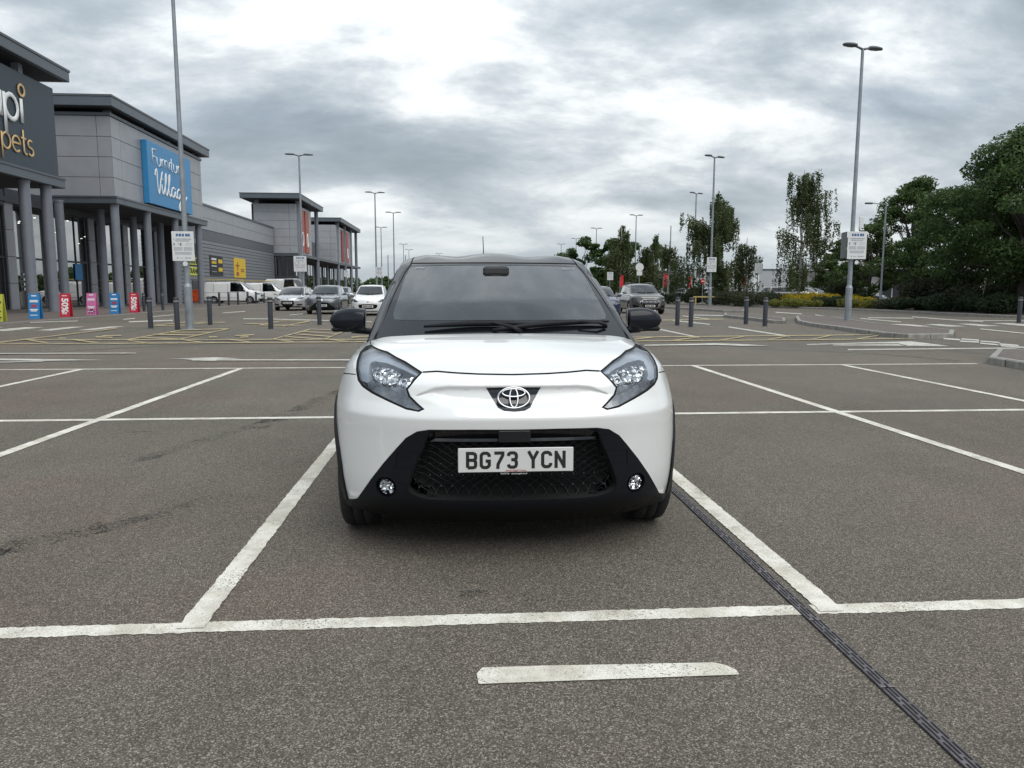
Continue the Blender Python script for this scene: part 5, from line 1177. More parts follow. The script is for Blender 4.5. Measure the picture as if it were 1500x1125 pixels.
# bare masts and the single-arm road lamp
for (x, y, h, lab) in ((29.4, 103.9, 10, 'plain grey mast without a head between the round trees and birches'), (-11.6, 130, 7.0, 'thin distant mast at the left of the tallest double lamp post'), (-9.0, 135, 7.2, 'thin distant mast between two lamp posts over the white small car'), (49.5, 125, 7.0, 'thin distant mast left of the tall birch')):
    b = MB(); b.cyl((0, 0, 0), (0, 0, 1.4), .11, n=12); b.cyl((0, 0, 1.4), (0, 0, h), .08, .06, 12); o = b.build('mast', MATS['galv_dark'], loc=(x, y, 0)); tag(o, lab, 'mast')
r = empty('street_lamp', (26.15, 45.3, 0), 0, 'single arm street lamp in front of the mid green tree', 'street lamp')
b = MB(); b.cyl((0, 0, 0), (0, 0, 1.2), .09, n=12); b.cyl((0, 0, 1.2), (0, 0, 6.4), .06, .05, 12); b.tube([(0, 0, 6.35), (-.05, 0, 6.45), (-.9, 0, 6.52)], .028, 8); b.build('pole', MATS['galv'], r)
b = MB(); b.box((-1.1, 0, 6.51), (.5, .2, .11), bev=.05); b.build('lamp_head', MATS['galv_dark'], r)
# camera box on the right lamp post, round plates
def notice(x, y, z, w, h, label, seed, yaw=0.0, back=None):
    rt = empty('parking_notice', (x, y, z), yaw, label, 'notice', 'white parking notices on posts'); rnd = random.Random(5)
    b = MB(); b.box((0, 0, 0), (w, .012, h), bev=.004); b.build('board', MATS['notice'], rt)
    p = MB(); k = h/.9
    def g(x0, x1, zz, hh, words): greek(p, x0*w, x1*w, zz*h, hh*h, words, rnd, -.0085)
    g(-.32, .38, .24, .022, 3)
    for zz, a, c in ((.19, -.36, .34), (.165, -.3, .28), (.09, -.22, .0), (.09, .26, .44), (.055, -.22, -.05), (.04, .1, .4)): g(a, c, zz, .010, 6)
    for zz in (-.04, -.065, -.09, -.115, -.14): g(-.42, -.03, zz, .008, 6); g(.03, .42, zz, .008, 6)
    for zz in (-.20, -.225, -.25, -.275): g(-.38, .38, zz, .008, 9)
    g(-.18, -.02, -.40, .012, 2); g(.15, .36, -.40, .02, 1)
    for (cx_, cz_, r_) in ((-.40, .24, .018), (-.40, .085, .025), (-.40, .045, .025), (-.10, .085, .025), (-.10, .04, .03), (.19, .095, .018), (-.27, -.40, .022), (.10, -.40, .022)):
        p.add([((cx_*w)+r_*w*1.2*math.cos(t), -.0086, cz_*h+r_*h*math.sin(t)) for t in [2*PI*i/10 for i in range(10)]], [tuple(range(10))])
    p.build('print', MATS['notice_print'], rt, recalc=False)
    q = MB()
    for i, (a, ww) in enumerate(((-.30, .09), (-.18, .12), (-.03, .10), (.12, .12), (.25, .08))): q.add([(a*w, -.0086, .33*h), ((a+ww)*w, -.0086, .33*h), ((a+ww)*w, -.0086, .42*h), (a*w, -.0086, .42*h)], [(0, 1, 2, 3)])
    q.build('heading', MATS['notice_blue'], rt, recalc=False)
    c = MB()
    for zz in (-.3, .3): c.box((0, .04, zz*h), (.26, .05, .035))
    c.build('clamp', MATS['galv'], rt)
    return rt
notice(-8.52, 24.58, 2.60, .66, .91, 'white parking notice on the near left lamp post', 1, .05)
notice(14.93, 27.66, 2.93, .74, 1.02, 'white parking notice on the near right lamp post', 2, -.0)
nb = MB(); nb.box((0, 0, 0), (.03, .66, .98), bev=.005); o = nb.build('notice_board', MATS['notice_back'], loc=(14.62, 28.05, 2.95)); o.rotation_euler = (0, 0, -.20); tag(o, 'grey backed notice seen edge on, left on the near right lamp post', 'notice')
nb = MB(); nb.box((0, 0, .0), (.16, .05, .42), bev=.01); nb.tube([(-.12, 0, -.18), (.1, 0, -.16)], .015, 6); nb.tube([(-.12, 0, .2), (.1, 0, .2)], .012, 6); o = nb.build('notice_board', MATS['notice'], loc=(15.16, 27.86, 3.78)); tag(o, 'small pale plate sticking out high on the near right lamp post', 'plate')
for (x, y, z, lab) in ((-8.52, 24.60, 2.06, 'small round white plate under the left parking notice'), (14.92, 27.70, 2.30, 'small round white plate under the right parking notice')):
    d = MB(); d.cyl((0, 0, 0), (0, -.01, 0), .075, n=20); o = d.build('disc', MATS['notice'], loc=(x+.04, y-.02, z)); tag(o, lab, 'plate')
for (x, y, z, w, h, lab) in ((17.13, 50.42, 2.95, .66, .98, 'white parking notice on the far kerb island\'s lamp post'), (-10.45, 51.9, 2.95, .84, 1.02, 'white parking notice before the porch tower on its lamp post'), (-7.2, 71.3, 2.9, .62, .8, 'white notice low on the tallest double lamp post'), (15.2, 75.0, 2.6, .60, .78, 'white notice beside the roof pillar of the white car'), (-12.3, 86, 3.0, .5, .7, 'small white notice on a column beyond the silver hatchback')): notice(x, y, z, w, h, lab, 3)
o = MB(); o.cyl((0, 0, 0), (0, 0, 2.8), .03, n=8); tag(o.build('sign_post', MATS['galv'], loc=(15.2, 75.06, 0)), 'thin post carrying the notice beside the roof pillar of the white car', 'post')
o = MB(); o.cyl((0, 0, 0), (0, 0, 3.2), .03, n=8); tag(o.build('sign_post', MATS['galv'], loc=(-12.3, 86.05, 0)), 'thin post of the small notice beyond the silver hatchback', 'post')
r = empty('road_sign', (23.6, 58.5, 0), -.1, 'grey back of a square road sign on a thin post', 'road sign'); b = MB(); b.cyl((0, 0, 0), (0, 0, 3.2), .035, n=8); b.build('post', MATS['galv'], r); b = MB(); b.box((.05, -.05, 2.95), (.62, .012, .78), bev=.005); b.build('plate', MATS['notice_back'] if False else MATS['notice'], r)
r = empty('no_entry_sign', (19.7, 60, 0), .0, 'red no entry sign on a short post beside the lamp post', 'road sign'); b = MB(); b.cyl((0, 0, 0), (0, 0, 2.0), .03, n=8); b.build('post', MATS['galv'], r)
b = MB(); b.cyl((0, -.04, 1.95), (0, -.06, 1.95), .20, n=28); d_ = b.build('disc', MATS['no_entry'], r); b = MB(); b.box((0, -.065, 1.95), (.28, .008, .06)); b.build('bar', MATS['sign_white'], d_)
r = empty('round_sign', (13.3, 55, 0), 0, 'round pale sign above the grey SUV', 'road sign'); b = MB(); b.cyl((0, 0, 0), (0, 0, 3.3), .03, n=8); b.build('post', MATS['galv'], r); b = MB(); b.cyl((0, -.04, 2.9), (0, -.06, 2.9), .30, n=24); b.box((0, -.05, 2.45), (.4, .012, .3)); b.build('disc', MATS['notice'], r)
# pavement boards
def a_board(x, y, m, label, top='sign_white', kind='text'):
    r = empty('sandwich_board', (x, y, .03), .0, label, 'sandwich board'); w, h = .44, 1.04
    b = MB()
    for s in (-1, 1):
        vs = [(-w/2, s*.15-.012, 0), (w/2, s*.15-.012, 0), (w/2, s*.15+.012, 0), (-w/2, s*.15+.012, 0), (-w/2, s*.03-.012, h), (w/2, s*.03-.012, h), (w/2, s*.03+.012, h), (-w/2, s*.03+.012, h)]
        b.add(vs, [(3, 2, 1, 0), (4, 5, 6, 7), (0, 1, 5, 4), (1, 2, 6, 5), (2, 3, 7, 6), (3, 0, 4, 7)])
    bo = b.build('board', MATS[m], r)
    up = Vector((0, .12, h)).normalized(); O = lambda u, v: Vector((u, -.162+.12*v/h-.002, v)); M0 = lambda u, v: face_mtx(O(u, v)+Vector((0, -.004, 0)), (1, 0, 0), up)
    if kind == 'fifty':
        text_obj('50%', .38, 'lettering', MATS['sign_white'], bo, M0(0, .52) @ Matrix.Rotation(-PI/2, 4, 'Z'), .004, bold=.014, sx=1.0)
        p = MB(); greek(p, -.12, .12, 0, .03, 2, None, 0); 
        for v in (.12, .18, .92): 
            t = MB(); 
            for a in (-.11, -.0): t.add([O(a, v)+Vector((0, -.006, 0)), O(a+.1, v)+Vector((0, -.006, 0)), O(a+.1, v+.035)+Vector((0, -.006, 0)), O(a, v+.035)+Vector((0, -.006, 0))], [(0, 1, 2, 3)])
            t.build('small_print', MATS['sign_white'], bo, recalc=False)
    else:
        rows = [(.93, .05, .1), (.74, .04, .16), (.69, .04, .17), (.36, .05, .16), (.31, .04, .12), (.14, .03, .15)]
        t = MB()
        for v, hh, ww in rows: t.add([O(-ww, v)+Vector((0, -.006, 0)), O(ww, v)+Vector((0, -.006, 0)), O(ww, v+hh)+Vector((0, -.006, 0)), O(-ww, v+hh)+Vector((0, -.006, 0))], [(0, 1, 2, 3)])
        if kind != 'plain': t.build('small_print', MATS[top], bo, recalc=False)
        if kind == 'blue':
            text_obj('\u00a395', .15, 'lettering', MATS['no_entry'], bo, M0(0, .53), .004, bold=.008)
    if kind == 'scene':
        t = MB(); rnd = random.Random(3)
        for k in range(26):
            u, v = rnd.uniform(-.17, .17), rnd.uniform(.04, .26); q = .03
            t.add([O(u-q, v)+Vector((0, -.006, 0)), O(u+q, v)+Vector((0, -.006, 0)), O(u, v+q*1.5)+Vector((0, -.006, 0))], [(0, 1, 2)])
        t.build('picture', MATS['sign_black'], bo, recalc=False)
    return r
mat('pink', (.58, .16, .36), .5); mat('red_board', (.52, .022, .05), .5); mat('blue_board', (.025, .20, .48), .5); mat('lime_board', (.46, .47, .06), .5); mat('bag_orange', (.75, .10, .02), .6, var=(6, .3))
a_board(-17.55, 30.4, 'lime_board', 'lime green pavement board with small dark figures at the left edge', 'sign_black', 'scene')
a_board(-17.58, 33.03, 'blue_board', 'blue pavement board with a red price, before the left round columns', 'sign_white', 'blue'); a_board(-17.5, 35.35, 'red_board', 'red 50% pavement board right of the larger blue board', kind='fifty')
a_board(-17.6, 38.04, 'pink', 'pink pavement board with a dark pattern at its foot', 'sign_white', 'scene'); a_board(-17.3, 39.8, 'blue_board', 'smaller looking blue pavement board between pink and red boards', 'sign_white', 'blue'); a_board(-17.15, 41.75, 'red_board', 'red 50% pavement board nearest the near bollards', kind='fifty')
r = empty('orange_bin', (-25.0+.6, 73.2, .05), 0, 'orange red display bin beside the warehouse door', 'bin'); b = MB(); b.box((0, 0, .55), (.8, .9, 1.05), bev=.06, ); b.build('body', MATS['bag_orange'], r); b = MB(); b.box((0, 0, 1.1), (.86, .96, .08), bev=.03); b.build('lid', MATS['bag_orange'], r)
# ================================================================ other vehicles
mat('paint_silver', (.50, .51, .53), .3, .55, coat=1, var=(2, .02)); mat('paint_grey', (.13, .14, .155), .3, .5, coat=1, var=(2, .03)); mat('paint_suv', (.10, .098, .092), .3, .5, coat=1, var=(2, .03)); mat('paint_navy', (.015, .028, .075), .25, .3, coat=1)
mat('paint_van', (.72, .73, .73), .35, coat=.8, var=(1.5, .03)); mat('paint_black', (.02, .02, .023), .25, .2, coat=1); glass_mat('far_glass', (.16, .19, .19), 1.5, boost=2.0); mat('ladder', (.6, .45, .1), .5)
def car_tables(L=4.1, W=.87, H=1.5, zh=.80, hood_y=.95, zc=1.0, head_y=1.75, belt=1.02, roof_y=2.4, rear_b=None, rear_t=.5, zb=.18, wb=(.82, 3.3), wr=.32, roof_end=None, tb=.24, xb=None, yc=.75, n=2.8, k=.05, cv=.12, nose0=.0):
    rb = rear_b or L-.25; re = roof_end or rb-.45
    s = W/.885
    P = dict(L=L, c=(0, L/2-.05, .60), sc=(W, L/2, .45), yc=yc, yr=L-.8, n=n, k=k, zb=zb,
        nose=([.10, zb, .30, .45, .60, zh-.08, zh, zh+.06, 1.3], [.16+nose0, .09, .04, .015, .0, .035, .085, .17, .9]), nose_s=.012,
        tail=([.1, .3, .5, .7, 1.0, 1.3], [L-.1, L-.02, L, L-.03, L-.1, L-.2]),
        W=([.1, .2, .35, .6, .75, .9, 1.0, 1.1, 1.3], [W*.93, W*.97, W, W, W*.99, W*.96, W*.93, W*.90, W*.86]),
        H=([-.2, .08, .2, .5, hood_y, hood_y+.4, L/2, L], [zh-.12, zh, zh+.05, zh+.13*(zc-zh)/.2, zc, belt, belt+.02, belt+.05]),
        crown=(.7, .03), edge=(W-.26, 1.3), wheels=[(wb[0], wr, wr), (wb[1], wr, wr)], flare=.012,
        ws=([hood_y-.5, hood_y-.1, (hood_y+head_y)/2, head_y, head_y+.6], [zc-.24, zc-.02, (zc+H)/2, H-.06, H+.20]), roof=([head_y-.8, head_y, (head_y+roof_y)/2, roof_y, re, re+.5], [H-.2, H-.045, H-.012, H, H-.04, H-.14]),
        side=(xb or W-.13, tb), rear=(rb, rear_t), c2=(0, (hood_y+rb)/2, .86), sc2=(W-.16, (rb-hood_y)/2, H-.9), wcurve=cv)
    return P
def build_car(name, P, paint, label, cat, front, sides='hatch', grille_mat='grille_mesh', glass='far_glass', rim='alloy', plate=None, h=.045, roof_mat=None, sill='black_plastic', group=None):
    low = make_low(P); top = make_top(P); L = P['L']; root = empty(name, (0, 0, 0), 0, label, cat, group)
    (wy, wz, wr), (vy, vz, vr) = P['wheels']; feats = []; W = P['sc'][0]
    hy = P['H'][0][4]; zc = P['H'][1][4]; zh = P['H'][1][1]
    for v in ('left', 'right'):
        feats.append(dict(r='sill', v=v, p=[(wy+.2, .1), (wy+.2, .28), (vy-.2, .28), (vy-.2, .1)]))
        feats.append(dict(r='gapline', v=v, p=band([(hy+.15, .3), (hy+.12, .95)], .012), hs=.8)); feats.append(dict(r='gapline', v=v, p=band([((wy+vy)/2+.15, .3), ((wy+vy)/2+.12, .97)], .012), hs=.8))
        feats.append(dict(r='well', v=v, p=circ(wy, wz, wr+.03, 24))); feats.append(dict(r='well', v=v, p=circ(vy, vz, vr+.03, 24)))
        feats.append(dict(r='tail', v=v, p=[(L-.32, .72), (L-.10, .70), (L+.1, .72), (L+.1, .95), (L-.2, .97)]))
    xb = P['side'][0]
    cab = [(0, hy+.02), (-xb*.6, hy+.04), (-xb+.06, hy+.12), (-xb+.03, hy+.5), (-xb+.03, L-1.0), (-xb+.12, L-.35), (0, L-.28)]
    feats.append(dict(r='cabin', v='top', p=cab+[(-x, y) for x, y in cab[::-1][1:-1]]))
    feats.append(dict(r='gapline', v='top', p=band([(-W+.24, .30), (-W+.17, hy)], .012), hs=.8)); feats.append(dict(r='gapline', v='top', p=band([(W-.24, .30), (W-.17, hy)], .012), hs=.8))
    for r, p, mir in front:
        feats.append(dict(r=r, v='front', p=p, hs=.6))
        if mir: feats.append(dict(r=r, v='front', p=mirx(p), hs=.6))
    sh = shell(low, feats, 'body', lambda C: C[:, 2] > P['zb']+.008, h)
    body = panel(sh, ['body'], 'body', MATS[paint], root); panel(sh, ['gapline'], 'panel_gap', MATS['gap'], body, off=-.004)
    panel(sh, ['sill'], 'sill', MATS[sill], root, off=.002)
    for s in (-1, 1):
        sel = lambda C, s=s: C[:, 0]*s > 0
        ho = panel(sh, ['lamp'], 'headlight', MATS['lamp_dark'], root, off=-.03, select=sel)
        if ho:
            panel(sh, ['lamp'], 'lens', MATS['lens_clear'], ho, off=0, wall=False, select=sel)
            lp = [p for r, p, m_ in front if r == 'lamp'][0]; cx = np.mean([q[0] for q in lp]); cz = np.mean([q[1] for q in lp]); rb = MB()
            for dx in (-.07, .05):
                q, _ = low.proj('front', [(abs(cx+dx)*s, cz)]); nn_ = low.normal(q)[0]; c = q[0]-nn_*.02
                rb.lathe([(.045, -.008), (.03, .012), (.001, .02)], tuple(c), 12, 'y')
            rb.build('reflector', MATS['chrome_rough'], ho)
        tl = panel(sh, ['tail'], 'tail_light', MATS['red_lens'], root, off=.003, select=sel)
        panel(sh, ['fog'], 'fog_light', MATS['chrome_rough'], root, off=-.005, select=sel)
        panel(sh, ['trimside'], 'bumper_insert', MATS['black_plastic'], root, off=-.012, select=sel)
    gr = panel(sh, ['grille'], 'grille', MATS[grille_mat], root, off=-.02); panel(sh, ['chrome'], 'grille_frame', MATS['chrome'], root, off=.006); panel(sh, ['lower'], 'lower_grille', MATS['black_plastic'], root, off=-.015)
    panel(sh, ['badge'], 'badge', MATS['chrome'], root, off=.008)
    # greenhouse
    H = P['roof'][1][3]; tf = []; hd = P['ws'][0][3]; rb_ = P['rear'][0]
    zt = H-.075; z1 = 1.03
    y_a0 = hy+.42; y_a1 = hd+.12
    for v in ('left', 'right'):
        tf.append(dict(r='sglass', v=v, p=[(y_a0, z1+.03), ((y_a0+y_a1)/2, (z1+zt)/2+.06), (y_a1, zt), ((wy+vy)/2+.12, zt+.01), ((wy+vy)/2+.14, z1)], hs=.7))
        if sides in ('hatch', 'suv'): tf.append(dict(r='rglass', v=v, p=[((wy+vy)/2+.22, z1), ((wy+vy)/2+.20, zt+.01), (rb_-.95, zt-.02), (rb_-.50, (z1+zt)/2+.02), (rb_-.42, z1+.06)], hs=.7))
    wx0, wx1 = P['side'][0]-.05, P['side'][0]-P['side'][1]*(H-1.08)-.075
    zc_ = zc
    gp = [(-wx0, zc_+.02), (-wx1, zt-.01), (0, zt), (wx1, zt-.01), (wx0, zc_+.02), (0, zc_-.02)]
    tf.append(dict(r='ws', v='front', p=gp, hs=.6))
    if sides != 'van': tf.append(dict(r='bglass', v='back', p=[(-wx1, 1.1), (-wx1+.05, zt-.06), (wx1-.05, zt-.06), (wx1, 1.1)]))
    st = shell(top, tf, 'roof', lambda C: C[:, 2] > .95, h)
    ro = panel(st, ['roof'], 'roof', MATS[roof_mat or paint], root)
    panel(st, ['ws'], 'windscreen', MATS[glass], root, off=-.004)
    for s in (-1, 1):
        sel = lambda C, s=s: C[:, 0]*s > 0
        panel(st, ['sglass'], 'side_window', MATS[glass], root, off=-.004, select=sel); panel(st, ['rglass'], 'side_window', MATS[glass], root, off=-.004, select=sel)
        m = MB(); m.box((s*(W+.12), hy+.45, zc+.03), (.20, .12, .13), bev=.045); m.box((s*(W+.0), hy+.45, zc-.01), (.12, .06, .04), bev=.015); m.build('door_mirror', MATS[paint], root)
        for (y, z, r) in P['wheels']: make_wheel(root, (s*(W-.10), y, r), r, .2, s, MATS[rim], 7, 0)
    panel(st, ['bglass'], 'rear_window', MATS[glass], root, off=-.004)
    ub = MB(); ub.box2((-W+.28, .2, .2), (W-.28, L-.2, .30)); ub.box2((-W+.28, wy+.45, .2), (W-.28, vy-.45, .45)); ub.build('underbody', MATS['underside'], root)
    it = MB(); it.box((0, hy+.38, zc-.06), (W*1.5, .35, .18), bev=.05)
    for sx in (-.36, .36): it.box((sx, hy+1.35, .85), (.46, .16, .62), bev=.06); it.box((sx, hy+1.37, 1.2), (.25, .1, .16), bev=.04)
    it.build('interior', MATS['interior'], root)
    wp = MB(); q, _ = top.proj('front', [(-.45, zc+.035), (0, zc+.04), (.05, zc+.035), (.5, zc+.045)]); wp.tube([q[0]+[0, -.02, .012], q[1]+[0, -.02, .012]], .012, 6); wp.tube([q[2]+[0, -.02, .012], q[3]+[0, -.02, .012]], .012, 6); wp.build('wiper', MATS['black_plastic'], root)
    if plate:
        z, yq = plate; q, _ = low.proj('front', [(0, z)]); pl = plate_obj('', root, (0, q[0][1]-.015, z), chars=False); t = MB()
        for k in range(7): t.box((-.205+k*.06+(.02 if k > 3 else 0), -.004, 0), (.042, .003, .075))
        t.build('characters', MATS['black_print'], pl)
    return root
def place(o, x, y, rz, label=None, group=None, z=0):
    o.location = (x, y, z); o.rotation_euler = (0, 0, rz)
    if label: o['label'] = label
    if group: o['group'] = group
    return o
# silver hatchback with swept lamps
P = car_tables(L=4.6, W=.90, H=1.45, zh=.76, hood_y=1.05, zc=.95, head_y=2.0, roof_y=2.8, wb=(.95, 3.7), wr=.32)
c1 = build_car('silver_car', P, 'paint_silver', 'silver hatchback with swept back lamps, parked between a van and the dark grey hatchback', 'car',
    [('lamp', [(-.86, .82), (-.60, .77), (-.40, .64), (-.55, .62), (-.83, .72)], True), ('grille', [(-.34, .60), (-.38, .42), (-.27, .27), (.27, .27), (.38, .42), (.34, .60)], False), ('trimside', [(-.80, .42), (-.52, .40), (-.50, .32), (-.78, .33)], True), ('badge', circ(0, .69, .05, 12), False)], plate=(.47, 0))
place(c1, -9.95, 45.4, 0)
P = car_tables(L=3.95, W=.86, H=1.50, zh=.80, hood_y=.90, zc=1.0, head_y=1.70, roof_y=2.3, wb=(.78, 3.29), wr=.31)
c2 = build_car('grey_car', P, 'paint_grey', 'dark grey hatchback with wide black lower grille, between silver and white cars', 'car',
    [('lamp', [(-.82, .86), (-.66, .84), (-.44, .70), (-.40, .66), (-.62, .70), (-.80, .76)], True), ('grille', [(-.30, .60), (-.62, .34), (-.68, .24), (.68, .24), (.62, .34), (.30, .60), (0, .62)], False), ('fog', circ(-.70, .42, .045, 12), True), ('badge', circ(0, .72, .055, 12), False)], plate=(.45, 0))
place(c2, -6.85, 39.0, 0)
wp = MB(); wp.tube([(-.10, 1.20, 1.06), (-.30, 1.42, 1.30)], .014, 6); wp.build('raised_wiper', MATS['black_plastic'], c2)
P = car_tables(L=3.67, W=.83, H=1.50, zh=.80, hood_y=.85, zc=1.0, head_y=1.60, roof_y=2.2, wb=(.72, 3.1), wr=.29)
c3 = build_car('white_car', P, 'paint_white', 'white small hatchback with hexagonal black grille, behind the near car\'s left mirror', 'car',
    [('lamp', [(-.80, .80), (-.66, .80), (-.46, .68), (-.56, .64), (-.76, .68)], True), ('grille', smooth_poly([(-.40, .56), (-.48, .47), (-.36, .32), (.36, .32), (.48, .47), (.40, .56)], 1), False), ('lower', [(-.5, .24), (-.45, .21), (.45, .21), (.5, .24)], False), ('trimside', [(-.72, .46), (-.78, .34), (-.58, .33)], True), ('badge', circ(0, .67, .045, 12), False)], plate=(.45, 0))
place(c3, -4.30, 36.9, 0)
P = car_tables(L=4.5, W=.92, H=1.60, zh=.92, hood_y=1.05, zc=1.08, belt=1.10, head_y=1.85, roof_y=2.6, wb=(.92, 3.6), wr=.36, zb=.22, tb=.20)
OCT = [(-.36, .74), (-.50, .64), (-.50, .56), (-.36, .34), (.36, .34), (.50, .56), (.50, .64), (.36, .74)]
c4 = build_car('grey_suv', P, 'paint_suv', 'grey brown SUV with large octagonal grille, right of the near car', 'car',
    [('lamp', [(-.88, .84), (-.58, .80), (-.54, .74), (-.70, .70), (-.86, .72)], True), ('chrome', offset_poly(OCT, -.035), False), ('grille', OCT, False), ('trimside', [(-.86, .52), (-.60, .44), (-.56, .32), (-.82, .32)], True), ('lower', [(-.6, .30), (-.6, .24), (.6, .24), (.6, .30)], False)], 'suv', plate=(.43, 0))
low4 = make_low(P); sl = MB()
for k in range(-6, 7):
    q, _ = low4.proj('front', [(k*.068, .40), (k*.068, .70)]); sl.tube([q[0]+[0, -.008, 0], q[1]+[0, -.008, 0]], .008, 6)
sl.build('grille_bar', MATS['chrome'], c4)
for s in (-1, 1): rr = MB(); rr.tube([(s*.60, 2.0, 1.60), (s*.60, 2.3, 1.64), (s*.58, 3.3, 1.63), (s*.57, 3.6, 1.56)], .018, 8); rr.build('roof_rail', MATS['galv'], c4)
place(c4, 9.95, 38.6, 0)
P = car_tables(L=4.3, W=.89, H=1.46, zh=.78, hood_y=1.0, zc=.97, head_y=1.85, roof_y=2.5, wb=(.86, 3.45), wr=.32)
c5 = build_car('navy_car', P, 'paint_navy', 'navy car mostly hidden behind the near white car\'s right mirror', 'car',
    [('lamp', [(-.86, .82), (-.62, .76), (-.44, .64), (-.60, .60), (-.84, .66)], True), ('grille', [(-.40, .60), (-.44, .40), (.44, .40), (.40, .60)], False), ('lower', [(-.6, .32), (-.6, .23), (.6, .23), (.6, .32)], False)], plate=(.47, 0))
place(c5, 6.55, 33.6, 0)
c6 = copy_tree(c5); place(c6, 12.7, 72, PI/2, 'dark blue car seen side on behind the grey SUV')
# white vans
def van(P, name, label, rack=False, high=False):
    o = build_car(name, P, 'paint_van', label, 'van', [('lamp', [(-.90, .98), (-.72, .94), (-.62, .80), (-.86, .80)], True), ('grille', [(-.50, .80), (-.52, .62), (.52, .62), (.50, .80)], False), ('lower', [(-.7, .45), (-.7, .30), (.7, .30), (.7, .45)], False), ('trimside', circ(-.76, .40, .06, 12), True)], 'van', plate=(.52, 0), h=.06)
    L = P['L']; b = MB(); H_ = P['roof'][1][3]; 
    for s in (-1, 1):
        for (y0, y1, z) in ((2.0, L-.3, .98), (2.0, L-.3, .52)): b.box((s*(P['sc'][0]+.004), (y0+y1)/2, z), (.012, y1-y0, .018))
        b.box((s*(P['side'][0]-.02+.03), 2.75, (H_+1)/2-.05), (.01, .014, H_-1.15)); b.box((s*(P['side'][0]-.02+.03), 3.95, (H_+1)/2-.05), (.01, .014, H_-1.15))
    b.build('body_crease', MATS['gap'], o)
    if rack:
        for k in range(4):
            y = 2.2+k*.8; c = MB(); c.tube([(-.72, y, H_-.06), (-.72, y, H_+.10), (.72, y, H_+.10), (.72, y, H_-.06)], .02, 6); c.build('roof_bar', MATS['galv_dark'], o)
        l = MB()
        for x in (-.45, -.1): l.box((x, 3.3, H_+.15), (.04, 3.4, .06))
        for k in range(11): l.box((-.275, 1.75+k*.31, H_+.15), (.35, .03, .03))
        l.build('ladder', MATS['ladder'], o)
    return o
PV = car_tables(L=5.1, W=.96, H=1.92, zh=1.02, hood_y=.85, zc=1.20, belt=1.22, head_y=1.62, roof_y=2.3, rear_b=5.06, rear_t=.06, roof_end=4.8, wb=(.9, 3.95), wr=.33, tb=.12, xb=.90, zb=.24, yc=.7, k=.06)
v1 = van(PV, 'white_van', 'white van with roof bars and ladder, nearest of the vans beside the warehouse', rack=True); place(v1, -17.1, 68.5, PI/2+.0)
v2 = copy_tree(v1); place(v2, -16.6, 77.5, PI/2, 'second white van with ladder, just behind the nearest van')
PV2 = car_tables(L=5.9, W=1.0, H=2.42, zh=1.12, hood_y=.9, zc=1.32, belt=1.34, head_y=1.7, roof_y=2.3, rear_b=5.86, rear_t=.05, roof_end=5.6, wb=(1.0, 4.6), wr=.35, tb=.10, xb=.95, zb=.26, yc=.7, k=.06)
v3 = van(PV2, 'white_van', 'tallest white van, parked behind the silver hatchback before the porch tower'); place(v3, -15.8, 84, 1.15)
lt = MB(); 
# far parked cars
FAR = 'cars parked in the far right car park'
for (src, x, y, rz, lab) in ((c3, 17.8, 66, .9, 'white car seen beyond the hedge by the red no entry sign'), (c4, 33.5, 72, 1.75, 'dark SUV roof beyond the hedge left of the tall birch'), (c1, 35.3, 60.3, 1.35, 'silver car half hidden behind the yellow shrubs'),
        (c3, 29.8, 84, .2, 'white car among distant roofs left of the tall birch'), (c1, 27.2, 85, .1, 'silver car among distant roofs right of the bigger birch'), (c3, 39.2, 80, .3, 'white car right of the tall birch trunk, beyond hedge'), (c2, 41.6, 82, .3, 'dark grey car at distance right of the tall birch'), (c1, 44.6, 84, .4, 'silver car farthest right in the distant row'), (c2, 24.4, 88, .2, 'dark grey car in the distant row behind the bigger birch'),
        (c2, -10.3, 67, 0, 'dark car seen between the grey and white small cars')):
    o = copy_tree(src); place(o, x, y, rz, lab, FAR if x > 0 else None)
# ================================================================ trees, hedges, far things
def leaf_mat(name, c0, c1, trans=.38):
    m = bpy.data.materials.new(name); m.use_nodes = True; t = m.node_tree; b = t.nodes['Principled BSDF']; o = t.nodes['Material Output']
    g = t.nodes.new('ShaderNodeNewGeometry'); v = t.nodes.new('ShaderNodeTexCoord')
    f = M_('ADD', M_('MULTIPLY', g.outputs['Random Per Island'], .6, tree=t), M_('MULTIPLY', noise(t, v.outputs['Object'], 1.1, 3, .6), .5, tree=t), tree=t)
    c = ramp(t, f, [(.15, c0), (.85, c1)]); t.links.new(c, b.inputs['Base Color']); b.inputs['Roughness'].default_value = .55; b.inputs['Specular IOR Level'].default_value = .3
    tr = t.nodes.new('ShaderNodeBsdfTranslucent'); t.links.new(c, tr.inputs[0]); mx = t.nodes.new('ShaderNodeMixShader'); mx.inputs[0].default_value = trans
    t.links.new(b.outputs[0], mx.inputs[1]); t.links.new(tr.outputs[0], mx.inputs[2]); t.links.new(mx.outputs[0], o.inputs[0]); MATS[name] = m; return m
leaf_mat('leaf_dark', (.018, .042, .015), (.095, .155, .045)); leaf_mat('leaf_mid', (.022, .048, .014), (.100, .150, .042)); leaf_mat('leaf_birch', (.032, .052, .020), (.13, .165, .065)); leaf_mat('leaf_juniper', (.018, .030, .016), (.070, .082, .042))
leaf_mat('leaf_laurel', (.010, .024, .012), (.050, .085, .035)); leaf_mat('leaf_yellow', (.22, .17, .012), (.60, .46, .03)); leaf_mat('leaf_lime', (.09, .11, .02), (.28, .28, .06)); leaf_mat('leaf_rust', (.08, .04, .02), (.22, .11, .05))
mat('bark', (.06, .052, .045), .9, var=(6, .4), bump=(20, .6)); mat('bark_birch', (.38, .37, .34), .8, var=(7, .45), bump=(15, .4))
